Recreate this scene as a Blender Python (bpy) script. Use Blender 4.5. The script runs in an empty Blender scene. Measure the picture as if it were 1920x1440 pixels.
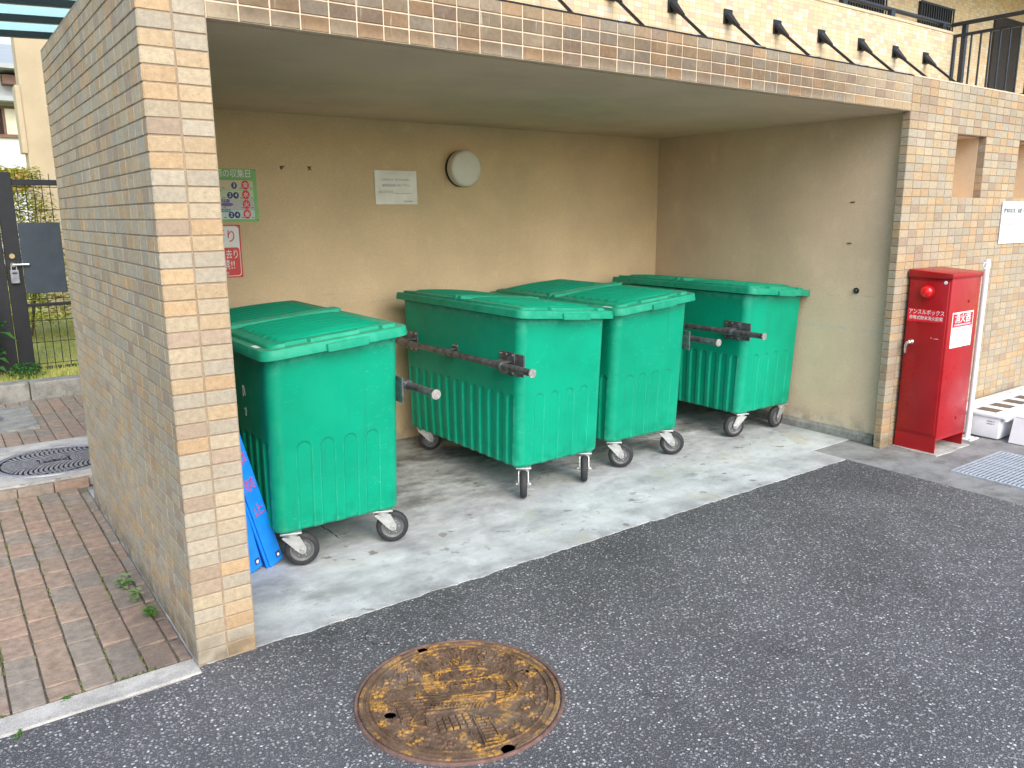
import bpy, bmesh, math, random
from mathutils import Vector, Matrix, noise as mnoise
R = math.radians
rnd = random.Random(7)
sc = bpy.context.scene
COL = sc.collection

# ------------------------------------------------------------------ camera, sky, sun, exposure
def look_matrix(yaw, pitch, roll):
    f = Vector((math.sin(yaw)*math.cos(pitch), math.cos(yaw)*math.cos(pitch), -math.sin(pitch)))
    r = Vector((math.cos(yaw), -math.sin(yaw), 0)); d = f.cross(r)
    c, s = math.cos(roll), math.sin(roll)
    rr = c*r + s*d; dd = -s*r + c*d
    return Matrix((rr, -dd, -f)).transposed().to_4x4()
cam_d = bpy.data.cameras.new('camera'); cam = bpy.data.objects.new('camera', cam_d); COL.objects.link(cam)
cam.matrix_world = Matrix.Translation((-.5818, -2.6417, 1.5090)) @ look_matrix(R(35.974), R(11.980), R(.3887))
cam_d.sensor_width = 36; cam_d.lens = 36*1496.17/1920; cam_d.clip_start = .05; cam_d.clip_end = 2000
sc.camera = cam
world = bpy.data.worlds.new('World'); sc.world = world; world.use_nodes = True
wn = world.node_tree; bg = wn.nodes['Background']
sky = wn.nodes.new('ShaderNodeTexSky'); sky.sky_type = 'NISHITA'; sky.sun_disc = False
SUN_EL, SUN_AZ = R(39), R(190)      # azimuth clockwise from +Y: low veiled sun behind the camera
sky.sun_elevation = SUN_EL; sky.sun_rotation = SUN_AZ
sky.air_density = 1.0; sky.dust_density = 2.0; sky.ozone_density = 1.0
wn.links.new(sky.outputs[0], bg.inputs[0]); bg.inputs[1].default_value = .15
sun_d = bpy.data.lights.new('sun', 'SUN'); sun = bpy.data.objects.new('sun', sun_d); COL.objects.link(sun)
sun_d.energy = 1.5; sun_d.angle = R(55); sun_d.color = (1, .965, .91)
sv = Vector((math.sin(SUN_AZ)*math.cos(SUN_EL), math.cos(SUN_AZ)*math.cos(SUN_EL), math.sin(SUN_EL)))
sun.rotation_euler = sv.to_track_quat('Z', 'Y').to_euler(); sun.location = (2, -6, 8)
sc.view_settings.view_transform = 'Standard'; sc.view_settings.look = 'None'
sc.view_settings.exposure = 1.10; sc.view_settings.gamma = 1; sc.view_settings.use_curve_mapping = False
sc.render.engine = 'CYCLES'; sc.cycles.max_bounces = 10; sc.cycles.diffuse_bounces = 6
sc.cycles.transparent_max_bounces = 12

# ------------------------------------------------------------------ node helpers
class NT:
    def __init__(s, name):
        s.m = bpy.data.materials.new(name); s.m.use_nodes = True
        s.t = s.m.node_tree; s.b = s.t.nodes['Principled BSDF']
    def n(s, typ, **k):
        x = s.t.nodes.new(typ)
        for a, v in k.items():
            if a.startswith('i_'): x.inputs[a[2:]].default_value = v
            else: setattr(x, a, v)
        return x
    def l(s, a, b): s.t.links.new(a, b)
    def setv(s, sock, v):
        if hasattr(v, 'is_linked') or isinstance(v, bpy.types.NodeSocket): s.l(v, sock)
        else:
            if isinstance(v, (tuple, list)) and len(v) == 3 and sock.type == 'RGBA': v = (*v, 1)
            sock.default_value = v
    def pos(s):
        if not hasattr(s, '_p'): s._p = s.n('ShaderNodeNewGeometry').outputs['Position']
        return s._p
    def obj(s):
        return s.n('ShaderNodeTexCoord').outputs['Object']
    def xyz(s, v=None):
        q = s.n('ShaderNodeSeparateXYZ'); s.l(v or s.pos(), q.inputs[0]); return q.outputs
    def vm(s, op, a, b=None):
        x = s.n('ShaderNodeVectorMath', operation=op); s.setv(x.inputs[0], a)
        if b is not None: s.setv(x.inputs[1], b)
        return x.outputs[0]
    def ma(s, op, a, b=None, c=None, clamp=False):
        x = s.n('ShaderNodeMath', operation=op, use_clamp=clamp); s.setv(x.inputs[0], a)
        if b is not None: s.setv(x.inputs[1], b)
        if c is not None: s.setv(x.inputs[2], c)
        return x.outputs[0]
    def noise(s, vec, scale, detail=3, rough=.55, out=0, dist=0):
        x = s.n('ShaderNodeTexNoise'); s.l(vec, x.inputs['Vector'])
        x.inputs['Scale'].default_value = scale; x.inputs['Detail'].default_value = detail
        x.inputs['Roughness'].default_value = rough; x.inputs['Distortion'].default_value = dist
        return x.outputs[out]
    def vor(s, vec, scale, feat='F1', out='Distance', rand=1):
        x = s.n('ShaderNodeTexVoronoi', feature=feat); s.l(vec, x.inputs['Vector'])
        x.inputs['Scale'].default_value = scale; x.inputs['Randomness'].default_value = rand
        return x.outputs[out]
    def ramp(s, fac, stops, interp='LINEAR'):
        x = s.n('ShaderNodeValToRGB'); s.l(fac, x.inputs[0]); r = x.color_ramp; r.interpolation = interp
        while len(r.elements) < len(stops): r.elements.new(.5)
        for e, (p, c) in zip(r.elements, stops):
            e.position = p; e.color = (c, c, c, 1) if not isinstance(c, (tuple, list)) else (*c, 1)
        return x.outputs[0]
    def mr(s, v, a, b, c=0., d=1., smooth=True):
        x = s.n('ShaderNodeMapRange', interpolation_type='SMOOTHSTEP' if smooth else 'LINEAR')
        s.setv(x.inputs[0], v)
        for i, k in enumerate((a, b, c, d)): x.inputs[i+1].default_value = k
        return x.outputs[0]
    def mix(s, f, a, b, typ='MIX'):
        x = s.n('ShaderNodeMix', data_type='RGBA', blend_type=typ)
        s.setv(x.inputs[0], f); s.setv(x.inputs[6], a); s.setv(x.inputs[7], b); return x.outputs[2]
    def bump(s, h, strength=.3, dist=.01, prev=None):
        x = s.n('ShaderNodeBump'); s.l(h, x.inputs['Height']); x.inputs['Strength'].default_value = strength
        x.inputs['Distance'].default_value = dist
        if prev is not None: s.l(prev, x.inputs['Normal'])
        return x.outputs[0]
    def fin(s, col=None, rough=None, nrm=None, metal=None, spec=None):
        for k, v in (('Base Color', col), ('Roughness', rough), ('Normal', nrm), ('Metallic', metal), ('Specular IOR Level', spec)):
            if v is not None: s.setv(s.b.inputs[k], v)
        return s.m

def simple(name, col, rough=.6, metal=0, var=.15, scale=20, bump=0., bscale=200, spec=None):
    """plain material with grain: two noise octaves modulate the colour a little, optional fine bump"""
    t = NT(name); p = t.obj()
    n1 = t.noise(p, scale, 5); lo = tuple(c*(1-var) for c in col); hi = tuple(min(1, c*(1+var)) for c in col)
    c = t.ramp(n1, [(.3, lo), (.7, hi)])
    rg = t.ma('MULTIPLY_ADD', t.noise(p, scale*2.3, 3), .3, rough-.15)
    nr = t.bump(t.noise(p, bscale, 3), bump, .004) if bump else None
    return t.fin(c, rg, nr, metal, spec)

M = {}
PX, PZ = .1, .05
def tile_material():
    t = NT('ceramic_tile'); p = t.pos()
    q = t.vm('ADD', p, (20., 20.05, 10.))
    cell = t.vm('FLOOR', t.vm('DIVIDE', q, (PX, PX, PZ)))
    wn_ = t.n('ShaderNodeTexWhiteNoise', noise_dimensions='3D'); t.l(cell, wn_.inputs[0])
    base = t.ramp(wn_.outputs[0], [(0, (.425, .322, .198)), (.17, (.445, .312, .180)), (.31, (.375, .328, .248)), (.5, (.42, .345, .235)),
                                   (.68, (.352, .272, .195)), (.80, (.40, .33, .23)), (.92, (.37, .322, .243))], 'CONSTANT')
    w2 = t.n('ShaderNodeTexWhiteNoise', noise_dimensions='3D'); t.l(t.vm('ADD', cell, (31.7, 9.1, 4.4)), w2.inputs[0])
    base = t.mix(1, base, t.ramp(w2.outputs[0], [(0, .90), (1, 1.06)]), 'MULTIPLY')
    x, y, z = t.xyz()[:3]
    # side face tinted greyer: its weaker, bluish sky light put into the colour
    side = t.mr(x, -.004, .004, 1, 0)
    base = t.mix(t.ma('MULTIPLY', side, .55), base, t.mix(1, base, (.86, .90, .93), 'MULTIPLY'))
    # scratched fired-clay flecks, drawn out sideways
    fl = t.noise(t.vm('MULTIPLY', p, (95, 95, 260)), 1, 3, .6)
    flm = t.mr(fl, .61, .67, 0, 1)
    mot = t.noise(p, 55, 4, .6)
    base = t.mix(1, base, t.ramp(mot, [(.3, .84), (.7, 1.14)]), 'MULTIPLY')
    base = t.mix(t.ma('MULTIPLY', flm, .5), base, (.15, .115, .08))
    gr = t.noise(p, 480, 3, .6)
    base = t.mix(1, base, t.ramp(gr, [(.3, .86), (.7, 1.1)]), 'MULTIPLY')
    # grime: lintel band is sooty with pale lime runs; foot of the walls is blackened
    lint = t.ma('MULTIPLY', t.mr(z, 2.06, 2.14, 0, 1), t.mr(x, 3.2, 4.5, 1, .05))
    lint = t.ma('MULTIPLY', lint, t.mr(x, .12, .34, 0, 1))
    toprow = t.mr(z, 2.25, 2.262, 1, .62)
    dn = t.mr(t.noise(p, 9, 4), .2, .6, .68, 1)
    dirt = t.ma('MULTIPLY', t.ma('MULTIPLY', lint, toprow), dn)
    base = t.mix(t.ma('MULTIPLY', dirt, .95), base, t.mix(1, base, (.40, .36, .34), 'MULTIPLY'))
    runs = t.mr(t.noise(t.vm('MULTIPLY', p, (90, 90, 7)), 1, 3), .62, .75, 0, 1)
    base = t.mix(t.ma('MULTIPLY', t.ma('MULTIPLY', runs, lint), .5), base, (.62, .57, .49))
    foot = t.ma('MULTIPLY', t.mr(z, 0, .16, 1, 0), t.mr(t.noise(p, 14, 4), .35, .62, .1, 1))
    base = t.mix(t.ma('MULTIPLY', foot, .75), base, (.12, .10, .07))
    # dark drips at the far top of the side wall
    drip = t.ma('MULTIPLY', t.mr(z, 1.5, 2.3, 0, 1), t.mr(t.noise(t.vm('MULTIPLY', p, (14, 14, 1.6)), 1, 4), .5, .72, 0, 1))
    base = t.mix(t.ma('MULTIPLY', t.ma('MULTIPLY', drip, side), .8), base, (.16, .14, .12))
    big = t.noise(p, 1.7, 4)
    base = t.mix(1, base, t.ramp(big, [(.3, .90), (.7, 1.06)]), 'MULTIPLY')
    h = t.ma('ADD', t.ma('MULTIPLY', t.noise(p, 160, 4), .8), t.ma('MULTIPLY', flm, -.6))
    return t.fin(base, t.mr(gr, .3, .7, .62, .85), t.bump(h, .35, .003), spec=.3)
M['tile'] = tile_material()

def grout(name, col, lime=False):
    t = NT(name); p = t.pos()
    c = t.mix(t.mr(t.noise(p, 25, 4), .35, .7), tuple(k*.8 for k in col), col)
    return t.fin(c, .95, t.bump(t.noise(p, 400, 2), .3, .002))
M['grout'] = grout('grout_brown', (.34, .255, .175))
M['grout_light'] = grout('grout_lime', (.74, .58, .42))
M['grout_side'] = grout('grout_side', (.30, .26, .21))

def stucco(name, col, dirtcol, bump=.35, scuff=False, sc_=420):
    t = NT(name); p = t.pos(); x, y, z = t.xyz()[:3]
    c = t.mix(t.mr(t.noise(p, 2.2, 5), .3, .72), col, tuple(k*.86 for k in col))
    c = t.mix(t.ma('MULTIPLY', t.mr(t.noise(p, 7, 5, .65), .52, .78), .35), c, tuple(min(1, k*1.2) for k in col))
    c = t.mix(1, c, t.ramp(t.noise(p, 260, 2), [(.35, .86), (.7, 1.06)]), 'MULTIPLY')
    c = t.mix(t.ma('MULTIPLY', t.mr(z, .02, .22, 1, 0), t.mr(t.noise(p, 12, 4), .4, .65, .1, .8)), c, dirtcol)
    stk = t.mr(t.noise(t.vm('MULTIPLY', p, (7, 7, .5)), 1, 5, .6), .48, .75, 0, .09)
    c = t.mix(stk, c, tuple(k*.62 for k in col))
    scr = t.ma('MULTIPLY', t.mr(t.ma('ABSOLUTE', t.ma('SUBTRACT', z, .93)), .05, .16, 1, 0), t.mr(t.noise(t.vm('MULTIPLY', p, (5, 5, 90)), 1, 4, .65), .60, .70, 0, .45))
    c = t.mix(scr, c, tuple(k*.45 for k in col))
    if scuff:
        for zc, w, cc, k in ((.75, .010, (.50, .52, .53), .8), (.955, .007, (.66, .62, .54), .6)):
            wob = t.ma('MULTIPLY_ADD', t.noise(p, 5, 2), .03, zc-.015)
            band = t.mr(t.ma('ABSOLUTE', t.ma('SUBTRACT', z, wob)), w*.3, w*1.4, 1, 0)
            br = t.mr(t.noise(t.vm('MULTIPLY', p, (20, 20, 60)), 1, 4), .44, .6, 0, 1)
            c = t.mix(t.ma('MULTIPLY', t.ma('MULTIPLY', band, br), k), c, cc)
        fl = t.ma('MULTIPLY', t.mr(z, .05, .16, 1, 0), t.mr(t.noise(p, 18, 5), .48, .56, 0, 1))
        c = t.mix(t.ma('MULTIPLY', fl, .7), c, (.63, .56, .42))
    h = t.ma('ADD', t.noise(p, sc_, 2), t.ma('MULTIPLY', t.noise(p, 110, 3), .8))
    return t.fin(c, .92, t.bump(h, bump, .004), spec=.2)
M['stucco_back'] = stucco('stucco_tan', (.74, .56, .345), (.38, .34, .28), .25)
M['stucco_right'] = stucco('stucco_beige', (.75, .585, .41), (.24, .22, .18), .55, True)
M['stucco_ceiling'] = stucco('stucco_olive', (.76, .57, .41), (.3, .3, .25), .3)
M['stucco_upper'] = stucco('stucco_cream', (.58, .48, .33), (.5, .44, .3), .2)

def asphalt():
    t = NT('asphalt'); p = t.pos()
    warp = t.vm('ADD', p, t.vm('MULTIPLY', t.noise(p, 60, 2, out=1), (.006, .006, .006)))
    d = t.vor(warp, 88, out='Distance'); cc = t.vor(warp, 88, out='Color')
    rr, gg, bb = t.xyz(cc)[:3]
    stone = t.mr(d, .30, .48, 1, 0)
    val = t.ramp(rr, [(0, .095), (.40, .145), (.70, .195), (.90, .27), (.985, .42)], 'LINEAR')
    d2 = t.vor(p, 240, out='Distance'); c2 = t.xyz(t.vor(p, 240, out='Color'))[0]
    v2 = t.ramp(c2, [(0, .06), (.6, .115), (.95, .22)])
    base = t.mix(t.mr(d2, .25, .5, 1, 0), (.052, .053, .055), v2)
    keep = t.mr(gg, .14, .22, 0, 1)
    base = t.mix(t.ma('MULTIPLY', stone, keep), base, val)
    base = t.mix(1, base, (1.58, 1.58, 1.60), 'MULTIPLY')
    wear = t.noise(p, 1.3, 5, .6)
    base = t.mix(1, base, t.ramp(wear, [(.30, .74), (.70, 1.20)]), 'MULTIPLY')
    oil = t.ma('MULTIPLY', t.mr(t.noise(p, 3.3, 5, .6), .60, .72, 0, 1), .45)
    base = t.mix(oil, base, t.mix(1, base, (.5, .5, .52), 'MULTIPLY'))
    x, y, z = t.xyz()[:3]
    # asphalt gets darker towards the slab
    near = t.ma('MULTIPLY', t.mr(y, -.75, -.02, 0, 1), t.mr(x, 0, .5, .3, 1))
    base = t.mix(t.ma('MULTIPLY', near, .42), base, t.mix(1, base, (.45, .45, .48), 'MULTIPLY'))
    tint = t.mr(t.noise(p, 260, 1), .62, .70, 0, 1)
    base = t.mix(t.ma('MULTIPLY', tint, .3), base, (.16, .11, .08))
    h = t.ma('ADD', t.ma('MULTIPLY', t.ma('MULTIPLY', stone, keep), 1.0), t.ma('MULTIPLY', t.mr(d2, .2, .6, 1, 0), .5))
    return t.fin(base, t.mr(rr, 0, 1, .62, .9), t.bump(h, .8, .004), spec=.35)
M['asphalt'] = asphalt()

def concrete(name, col, stain, dark=.5, gloss=.75, sx=1.0):
    t = NT(name); p = t.pos(); x, y, z = t.xyz()[:3]
    sweep = t.vm('MULTIPLY', p, (1, 1.35, 1))
    n1 = t.noise(sweep, 2.6*sx, 7, .68, dist=.15)
    c = t.ramp(n1, [(.30, tuple(k*.50 for k in col)), (.43, tuple(k*.78 for k in col)), (.56, tuple(k*1.04 for k in col)), (.72, tuple(min(1, k*1.22) for k in col))])
    c = t.mix(t.ma('MULTIPLY', t.mr(t.noise(p, 3.1*sx, 5, .6, dist=.4), .56, .70), .6), c, stain)
    blot = t.mr(t.noise(p, 13*sx, 4, .55), .60, .66, 0, 1)
    blot = t.ma('MULTIPLY', blot, t.mr(t.noise(p, 2.7, 2), .45, .6, 0, 1))
    c = t.mix(t.ma('MULTIPLY', blot, .75), c, (.17, .15, .12))
    sp = t.noise(p, 330, 3, .7)
    c = t.mix(1, c, t.ramp(sp, [(.32, .60), (.66, 1.16)]), 'MULTIPLY')
    pits = t.mr(t.noise(p, 120, 2), .69, .74, 0, .6)
    c = t.mix(pits, c, (.12, .115, .10))
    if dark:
        # oily soiling where bins have stood, deepened to stand in for their shadow
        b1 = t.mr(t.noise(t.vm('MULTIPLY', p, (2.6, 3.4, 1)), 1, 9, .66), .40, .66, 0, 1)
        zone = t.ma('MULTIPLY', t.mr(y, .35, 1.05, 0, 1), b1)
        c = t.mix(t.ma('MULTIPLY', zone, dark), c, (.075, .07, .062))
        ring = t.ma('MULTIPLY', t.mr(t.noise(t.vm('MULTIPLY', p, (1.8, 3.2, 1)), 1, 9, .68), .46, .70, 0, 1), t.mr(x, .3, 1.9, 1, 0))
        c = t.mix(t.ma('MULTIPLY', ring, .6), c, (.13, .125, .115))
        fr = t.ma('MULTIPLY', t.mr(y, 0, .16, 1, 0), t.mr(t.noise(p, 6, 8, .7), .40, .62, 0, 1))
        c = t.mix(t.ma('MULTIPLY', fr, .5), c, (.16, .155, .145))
        wh = t.mr(t.noise(p, 4.3, 9, .72), .56, .66, 0, 1)
        c = t.mix(t.ma('MULTIPLY', wh, .35), c, (.70, .73, .74))
    h = t.ma('ADD', t.noise(p, 240, 3), t.ma('MULTIPLY', pits, -1.2))
    return t.fin(c, t.mr(n1, .3, .7, gloss, gloss+.15), t.bump(h, .28, .004), spec=.35)
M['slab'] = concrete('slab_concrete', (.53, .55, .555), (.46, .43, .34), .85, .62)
M['apron'] = concrete('apron_concrete', (.27, .275, .27), (.12, .115, .10), 0, .8, 1.6)
M['kerb'] = concrete('kerb_concrete', (.47, .455, .42), (.33, .32, .28), 0, .85, 2)
M['plinth'] = concrete('plinth_concrete', (.30, .295, .27), (.12, .12, .10), 0, .85, 3)

def paver():
    t = NT('paver_clay'); p = t.pos()
    oi = t.n('ShaderNodeObjectInfo')
    base = t.ramp(oi.outputs['Random'], [(0, (.31, .235, .18)), (.22, (.28, .235, .19)), (.42, (.335, .24, .18)), (.62, (.265, .23, .19)), (.82, (.30, .225, .17))], 'CONSTANT')
    base = t.mix(1, base, t.ramp(t.noise(p, 26, 5, .65), [(.28, .66), (.72, 1.25)]), 'MULTIPLY')
    x, y, z = t.xyz()[:3]
    wall_dark = t.ma('MULTIPLY', t.mr(x, -.36, -.08, 0, 1), t.mr(y, .1, 1.7, 1, .35))  # pavers get darker towards the tiled wall
    wall_dark = t.ma('MULTIPLY', wall_dark, t.mr(t.noise(p, 4, 5, .6), .3, .55, .35, 1))
    base = t.mix(t.ma('MULTIPLY', wall_dark, .62), base, (.085, .075, .068))
    sp = t.mr(t.noise(p, 210, 2), .64, .7, 0, .5)
    base = t.mix(sp, base, (.38, .34, .30))
    moss = t.ma('MULTIPLY', t.mr(t.noise(p, 11, 4), .62, .7, 0, 1), .35)
    base = t.mix(moss, base, (.13, .14, .08))
    return t.fin(base, .88, t.bump(t.noise(p, 140, 4), .6, .004), spec=.25)
M['paver'] = paver()
M['joint'] = simple('joint_sand', (.12, .11, .08), .95, 0, .5, 40, .5)
M['joint_moss'] = simple('moss', (.10, .115, .035), .95, 0, .5, 60, .6)

def plastic(name, col, lid=False):
    t = NT(name); p = t.obj(); w = t.pos()
    c = t.mix(t.mr(t.noise(p, 4, 4), .3, .75), col, tuple(k*.86 for k in col))
    # fine scuffs and sun-bleached chalking
    oi = t.n('ShaderNodeObjectInfo').outputs['Random']
    off = t.vm('ADD', p, t.vm('MULTIPLY', t.n('ShaderNodeCombineXYZ').outputs[0], (1, 1, 1)))
    sc1 = t.noise(t.vm('MULTIPLY', w, (30, 30, 160)), 1, 3, .7, dist=1.5)
    sm = t.ma('MULTIPLY', t.mr(sc1, .645, .68, 0, 1), t.mr(t.noise(w, 3.5, 3), .40, .58, 0, 1))
    c = t.mix(t.ma('MULTIPLY', sm, .5), c, (.12, .55, .42))
    ch = t.mr(t.noise(w, 2.6, 5, .7), .56, .78, 0, 1)
    c = t.mix(t.ma('MULTIPLY', ch, .16), c, (.10, .52, .38))
    up = t.xyz(t.n('ShaderNodeNewGeometry').outputs['Normal'])[2]
    dust = t.ma('MULTIPLY', t.mr(up, .985, .997, 0, 1), t.mr(t.noise(w, 9, 4), .3, .65, .2, .75))
    c = t.mix(t.ma('MULTIPLY', dust, .42 if lid else .1), c, (.17, .27, .17))
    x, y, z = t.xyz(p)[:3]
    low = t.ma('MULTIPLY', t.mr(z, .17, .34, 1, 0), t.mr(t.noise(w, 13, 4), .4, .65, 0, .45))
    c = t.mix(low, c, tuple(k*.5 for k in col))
    pn = t.mr(t.n('ShaderNodeNewGeometry').outputs['Pointiness'], .505, .54, 0, 1)
    c = t.mix(t.ma('MULTIPLY', pn, t.mr(t.noise(w, 20, 3), .35, .6, .05, .18 if lid else .35)), c, (.10, .50, .36))
    c = t.mix(1, c, t.ramp(oi, [(0, (.90, .92, .90)), (1, (1.04, 1.06, 1.05))]), 'MULTIPLY')
    st = t.mr(t.noise(t.vm('MULTIPLY', w, (26, 26, 1.6)), 1, 4, .6), .58, .74, 0, 1)
    c = t.mix(t.ma('MULTIPLY', st, .28), c, tuple(k*.45+.012 for k in col))
    gr = t.mr(t.noise(w, 45, 5, .7), .60, .72, 0, 1)
    c = t.mix(t.ma('MULTIPLY', gr, .22), c, (.05, .20, .13))
    rg = t.mr(t.noise(w, 6, 4), .3, .7, .40, .56)
    return t.fin(c, rg, t.bump(t.noise(p, 600, 2), .08, .001), spec=.20)
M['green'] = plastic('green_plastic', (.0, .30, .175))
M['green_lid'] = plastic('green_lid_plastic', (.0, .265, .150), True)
M['steel'] = simple('zinc_steel', (.55, .56, .55), .42, .75, .2, 30, .1)
M['bar'] = simple('dirty_bar_steel', (.14, .145, .155), .38, .6, .6, 30, .25, 90)
M['barend'] = simple('scraped_steel', (.40, .38, .36), .5, .5, .4, 60, .2)
M['rubber'] = simple('tyre_rubber', (.022, .023, .025), .72, 0, .35, 30, .2)
M['wheel'] = simple('wheel_grey', (.115, .12, .125), .5, .1, .25, 40, .05)
M['bolt'] = simple('bolt_steel', (.45, .44, .42), .4, .8, .2, 60)
M['red'] = None
def redpaint():
    t = NT('red_enamel'); p = t.obj()
    c = t.mix(t.mr(t.noise(p, 5, 4), .3, .7), (.37, .006, .011), (.31, .005, .009))
    chip = t.mr(t.noise(p, 75, 3), .80, .83, 0, .6)
    c = t.mix(chip, c, (.55, .30, .27))
    return t.fin(c, t.mr(t.noise(p, 9, 4), .3, .7, .25, .42), t.bump(t.noise(p, 30, 2), .06, .004), spec=.5)
M['red'] = redpaint()
M['red_lens'] = simple('red_lens', (.75, .008, .012), .12, 0, .05, 10, spec=.7)
M['red_print'] = simple('red_print', (.72, .012, .03), .4, 0, .06, 10)
M['red_sign'] = simple('red_sign_print', (.66, .05, .04), .45, 0, .08, 12)
M['pink_print'] = simple('pink_print', (.80, .42, .46), .5, 0, .06, 20)
M['white_print'] = simple('white_print', (.80, .80, .79), .45, 0, .04, 20)
M['white'] = simple('white_paint', (.74, .75, .77), .38, 0, .06, 12)
M['offwhite'] = simple('lamp_cover_white', (.72, .70, .62), .42, 0, .05, 10)
M['paper'] = simple('sleeved_paper', (.72, .71, .66), .22, 0, .06, 14, .35, 14, spec=.7)
M['notice'] = simple('notice_board_white', (.78, .80, .83), .45, 0, .03, 10)
M['ink'] = simple('ink_black', (.05, .05, .05), .6, 0, .2, 40)
M['ink_soft'] = simple('ink_faded', (.30, .30, .28), .6, 0, .2, 40)
M['ink_blue'] = simple('ink_blue', (.33, .45, .62), .6, 0, .1, 40)
M['navy'] = simple('navy_print', (.018, .03, .16), .5, 0, .08, 20)
M['sign_green'] = simple('sign_green', (.22, .50, .16), .45, 0, .08, 14)
M['sign_green_dark'] = simple('sign_green_dark', (.05, .20, .05), .45, 0, .08, 14)
M['sign_beige'] = simple('sign_beige', (.66, .58, .40), .5, 0, .05, 14)
M['sign_pale'] = simple('sign_pale_green', (.58, .66, .46), .5, 0, .05, 14)
M['sign_lilac'] = simple('sign_lilac', (.56, .54, .56), .5, 0, .05, 14)
M['sign_mint'] = simple('sign_mint', (.55, .68, .64), .5, 0, .05, 14)
M['purple'] = simple('purple_print', (.17, .12, .30), .5, 0, .08, 20)
M['teal'] = simple('teal_print', (.06, .28, .33), .5, 0, .08, 20)
M['blue'] = simple('blue_plastic', (.008, .23, .78), .42, 0, .10, 14, .06)
M['blue_dark'] = simple('blue_shadow_plastic', (.006, .09, .45), .45, 0, .10, 14)
M['blue_ink'] = simple('red_faded_ink', (.42, .09, .26), .6, 0, .35, 160)
M['black'] = simple('black_metal', (.012, .013, .015), .42, .2, .2, 20)
M['black_matte'] = simple('black_matte', (.008, .008, .008), .7, 0, .2, 20)
M['navy_metal'] = simple('dark_rail_metal', (.030, .033, .042), .36, .3, .2, 15)
M['gate'] = simple('gate_black_aluminium', (.016, .018, .024), .45, .2, .15, 12)
M['gate_plate'] = simple('gate_plate_slate', (.030, .045, .062), .55, 0, .2, 8)
M['chrome'] = simple('chrome', (.75, .75, .74), .18, .95, .05, 12)
M['brass'] = simple('brass', (.55, .45, .25), .35, .8, .1, 20)
M['grate'] = simple('galvanised_grate', (.43, .49, .56), .45, .35, .2, 30)
M['rust'] = simple('rust_brown', (.14, .075, .04), .85, 0, .4, 60)
M['dark_glass'] = simple('brown_tint_glass', (.035, .022, .02), .12, 0, .2, 6)
M['pit'] = simple('pit_dark', (.018, .016, .014), .95)
M['steel_cover'] = simple('cast_iron_grey', (.26, .27, .30), .5, .3, .3, 30, .2)
def cast_cover():
    t = NT('painted_cast_iron'); p = t.obj()
    rustc = t.ramp(t.noise(p, 16, 5, .6), [(.3, (.085, .054, .034)), (.55, (.165, .102, .062)), (.75, (.215, .15, .105))])
    x, y, z = t.xyz(p)[:3]
    hi = t.mr(z, .005, .0095, 0, 1)
    pt = t.mr(t.ma('ADD', t.noise(p, 9, 7, .68), t.ma('MULTIPLY_ADD', hi, .07, -.04)), .505, .555, 0, 1)
    c = t.mix(t.ma('MULTIPLY', pt, t.mr(t.noise(p, 75, 4, .65), .42, .54, .25, .95)), rustc, (.44, .235, .045))
    edge = t.mr(t.vor(p, 110), .1, .5, 0, 1)
    c = t.mix(1, c, t.ramp(t.noise(p, 140, 3), [(.3, .62), (.7, 1.2)]), 'MULTIPLY')
    c = t.mix(t.ma('MULTIPLY', t.mr(t.noise(p, 4.2, 4), .5, .66), .35), c, (.19, .165, .145))
    return t.fin(c, .72, t.bump(t.noise(p, 160, 3), .5, .003), metal=.1, spec=.35)
M['cover'] = cast_cover()
M['cover_rim'] = simple('rim_rust', (.15, .085, .068), .8, .1, .4, 30, .4)
def leafmat(name, a, b, tr=.35):
    t = NT(name); p = t.obj()
    isl = t.n('ShaderNodeNewGeometry').outputs['Random Per Island']
    c = t.ramp(isl, [(0, a), (1, b)])
    m = t.fin(c, .55, spec=.35)
    tb = t.n('ShaderNodeBsdfTranslucent'); t.l(c, tb.inputs[0])
    mx = t.n('ShaderNodeMixShader'); mx.inputs[0].default_value = tr
    out = [n for n in t.t.nodes if n.type == 'OUTPUT_MATERIAL'][0]
    t.l(t.b.outputs[0], mx.inputs[1]); t.l(tb.outputs[0], mx.inputs[2]); t.l(mx.outputs[0], out.inputs[0])
    return m
M['weed'] = leafmat('weed_leaf', (.06, .17, .025), (.13, .27, .05))
M['weed_pale'] = leafmat('weed_pale', (.17, .27, .10), (.26, .36, .16))
M['grass'] = leafmat('grass_blade', (.36, .42, .08), (.66, .62, .22))  # blades coloured bright yellow to stand in for sunlight
M['shrub'] = leafmat('yellow_shrub_leaf', (.22, .27, .02), (.60, .55, .03), .4)
M['plant'] = leafmat('dark_plant_leaf', (.03, .12, .03), (.08, .22, .05))
M['bark'] = simple('bark', (.12, .09, .06), .9, 0, .3, 40, .5)
M['lawn'] = simple('lawn_soil', (.46, .45, .15), .95, 0, .35, 12, .6, 120)  # soil colour lightened so the lawn looks sunlit
M['house_white'] = simple('house_siding', (.55, .56, .56), .7, 0, .05, 3, .05)
M['house_trim'] = simple('house_trim', (.34, .37, .38), .6, 0, .08, 6)
M['brown'] = simple('brown_sash', (.16, .085, .06), .6, 0, .15, 8)
M['curtain'] = simple('curtain', (.60, .57, .45), .8, 0, .08, 9)
M['terracotta'] = simple('terracotta_band', (.42, .22, .13), .8, 0, .12, 6)
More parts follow.
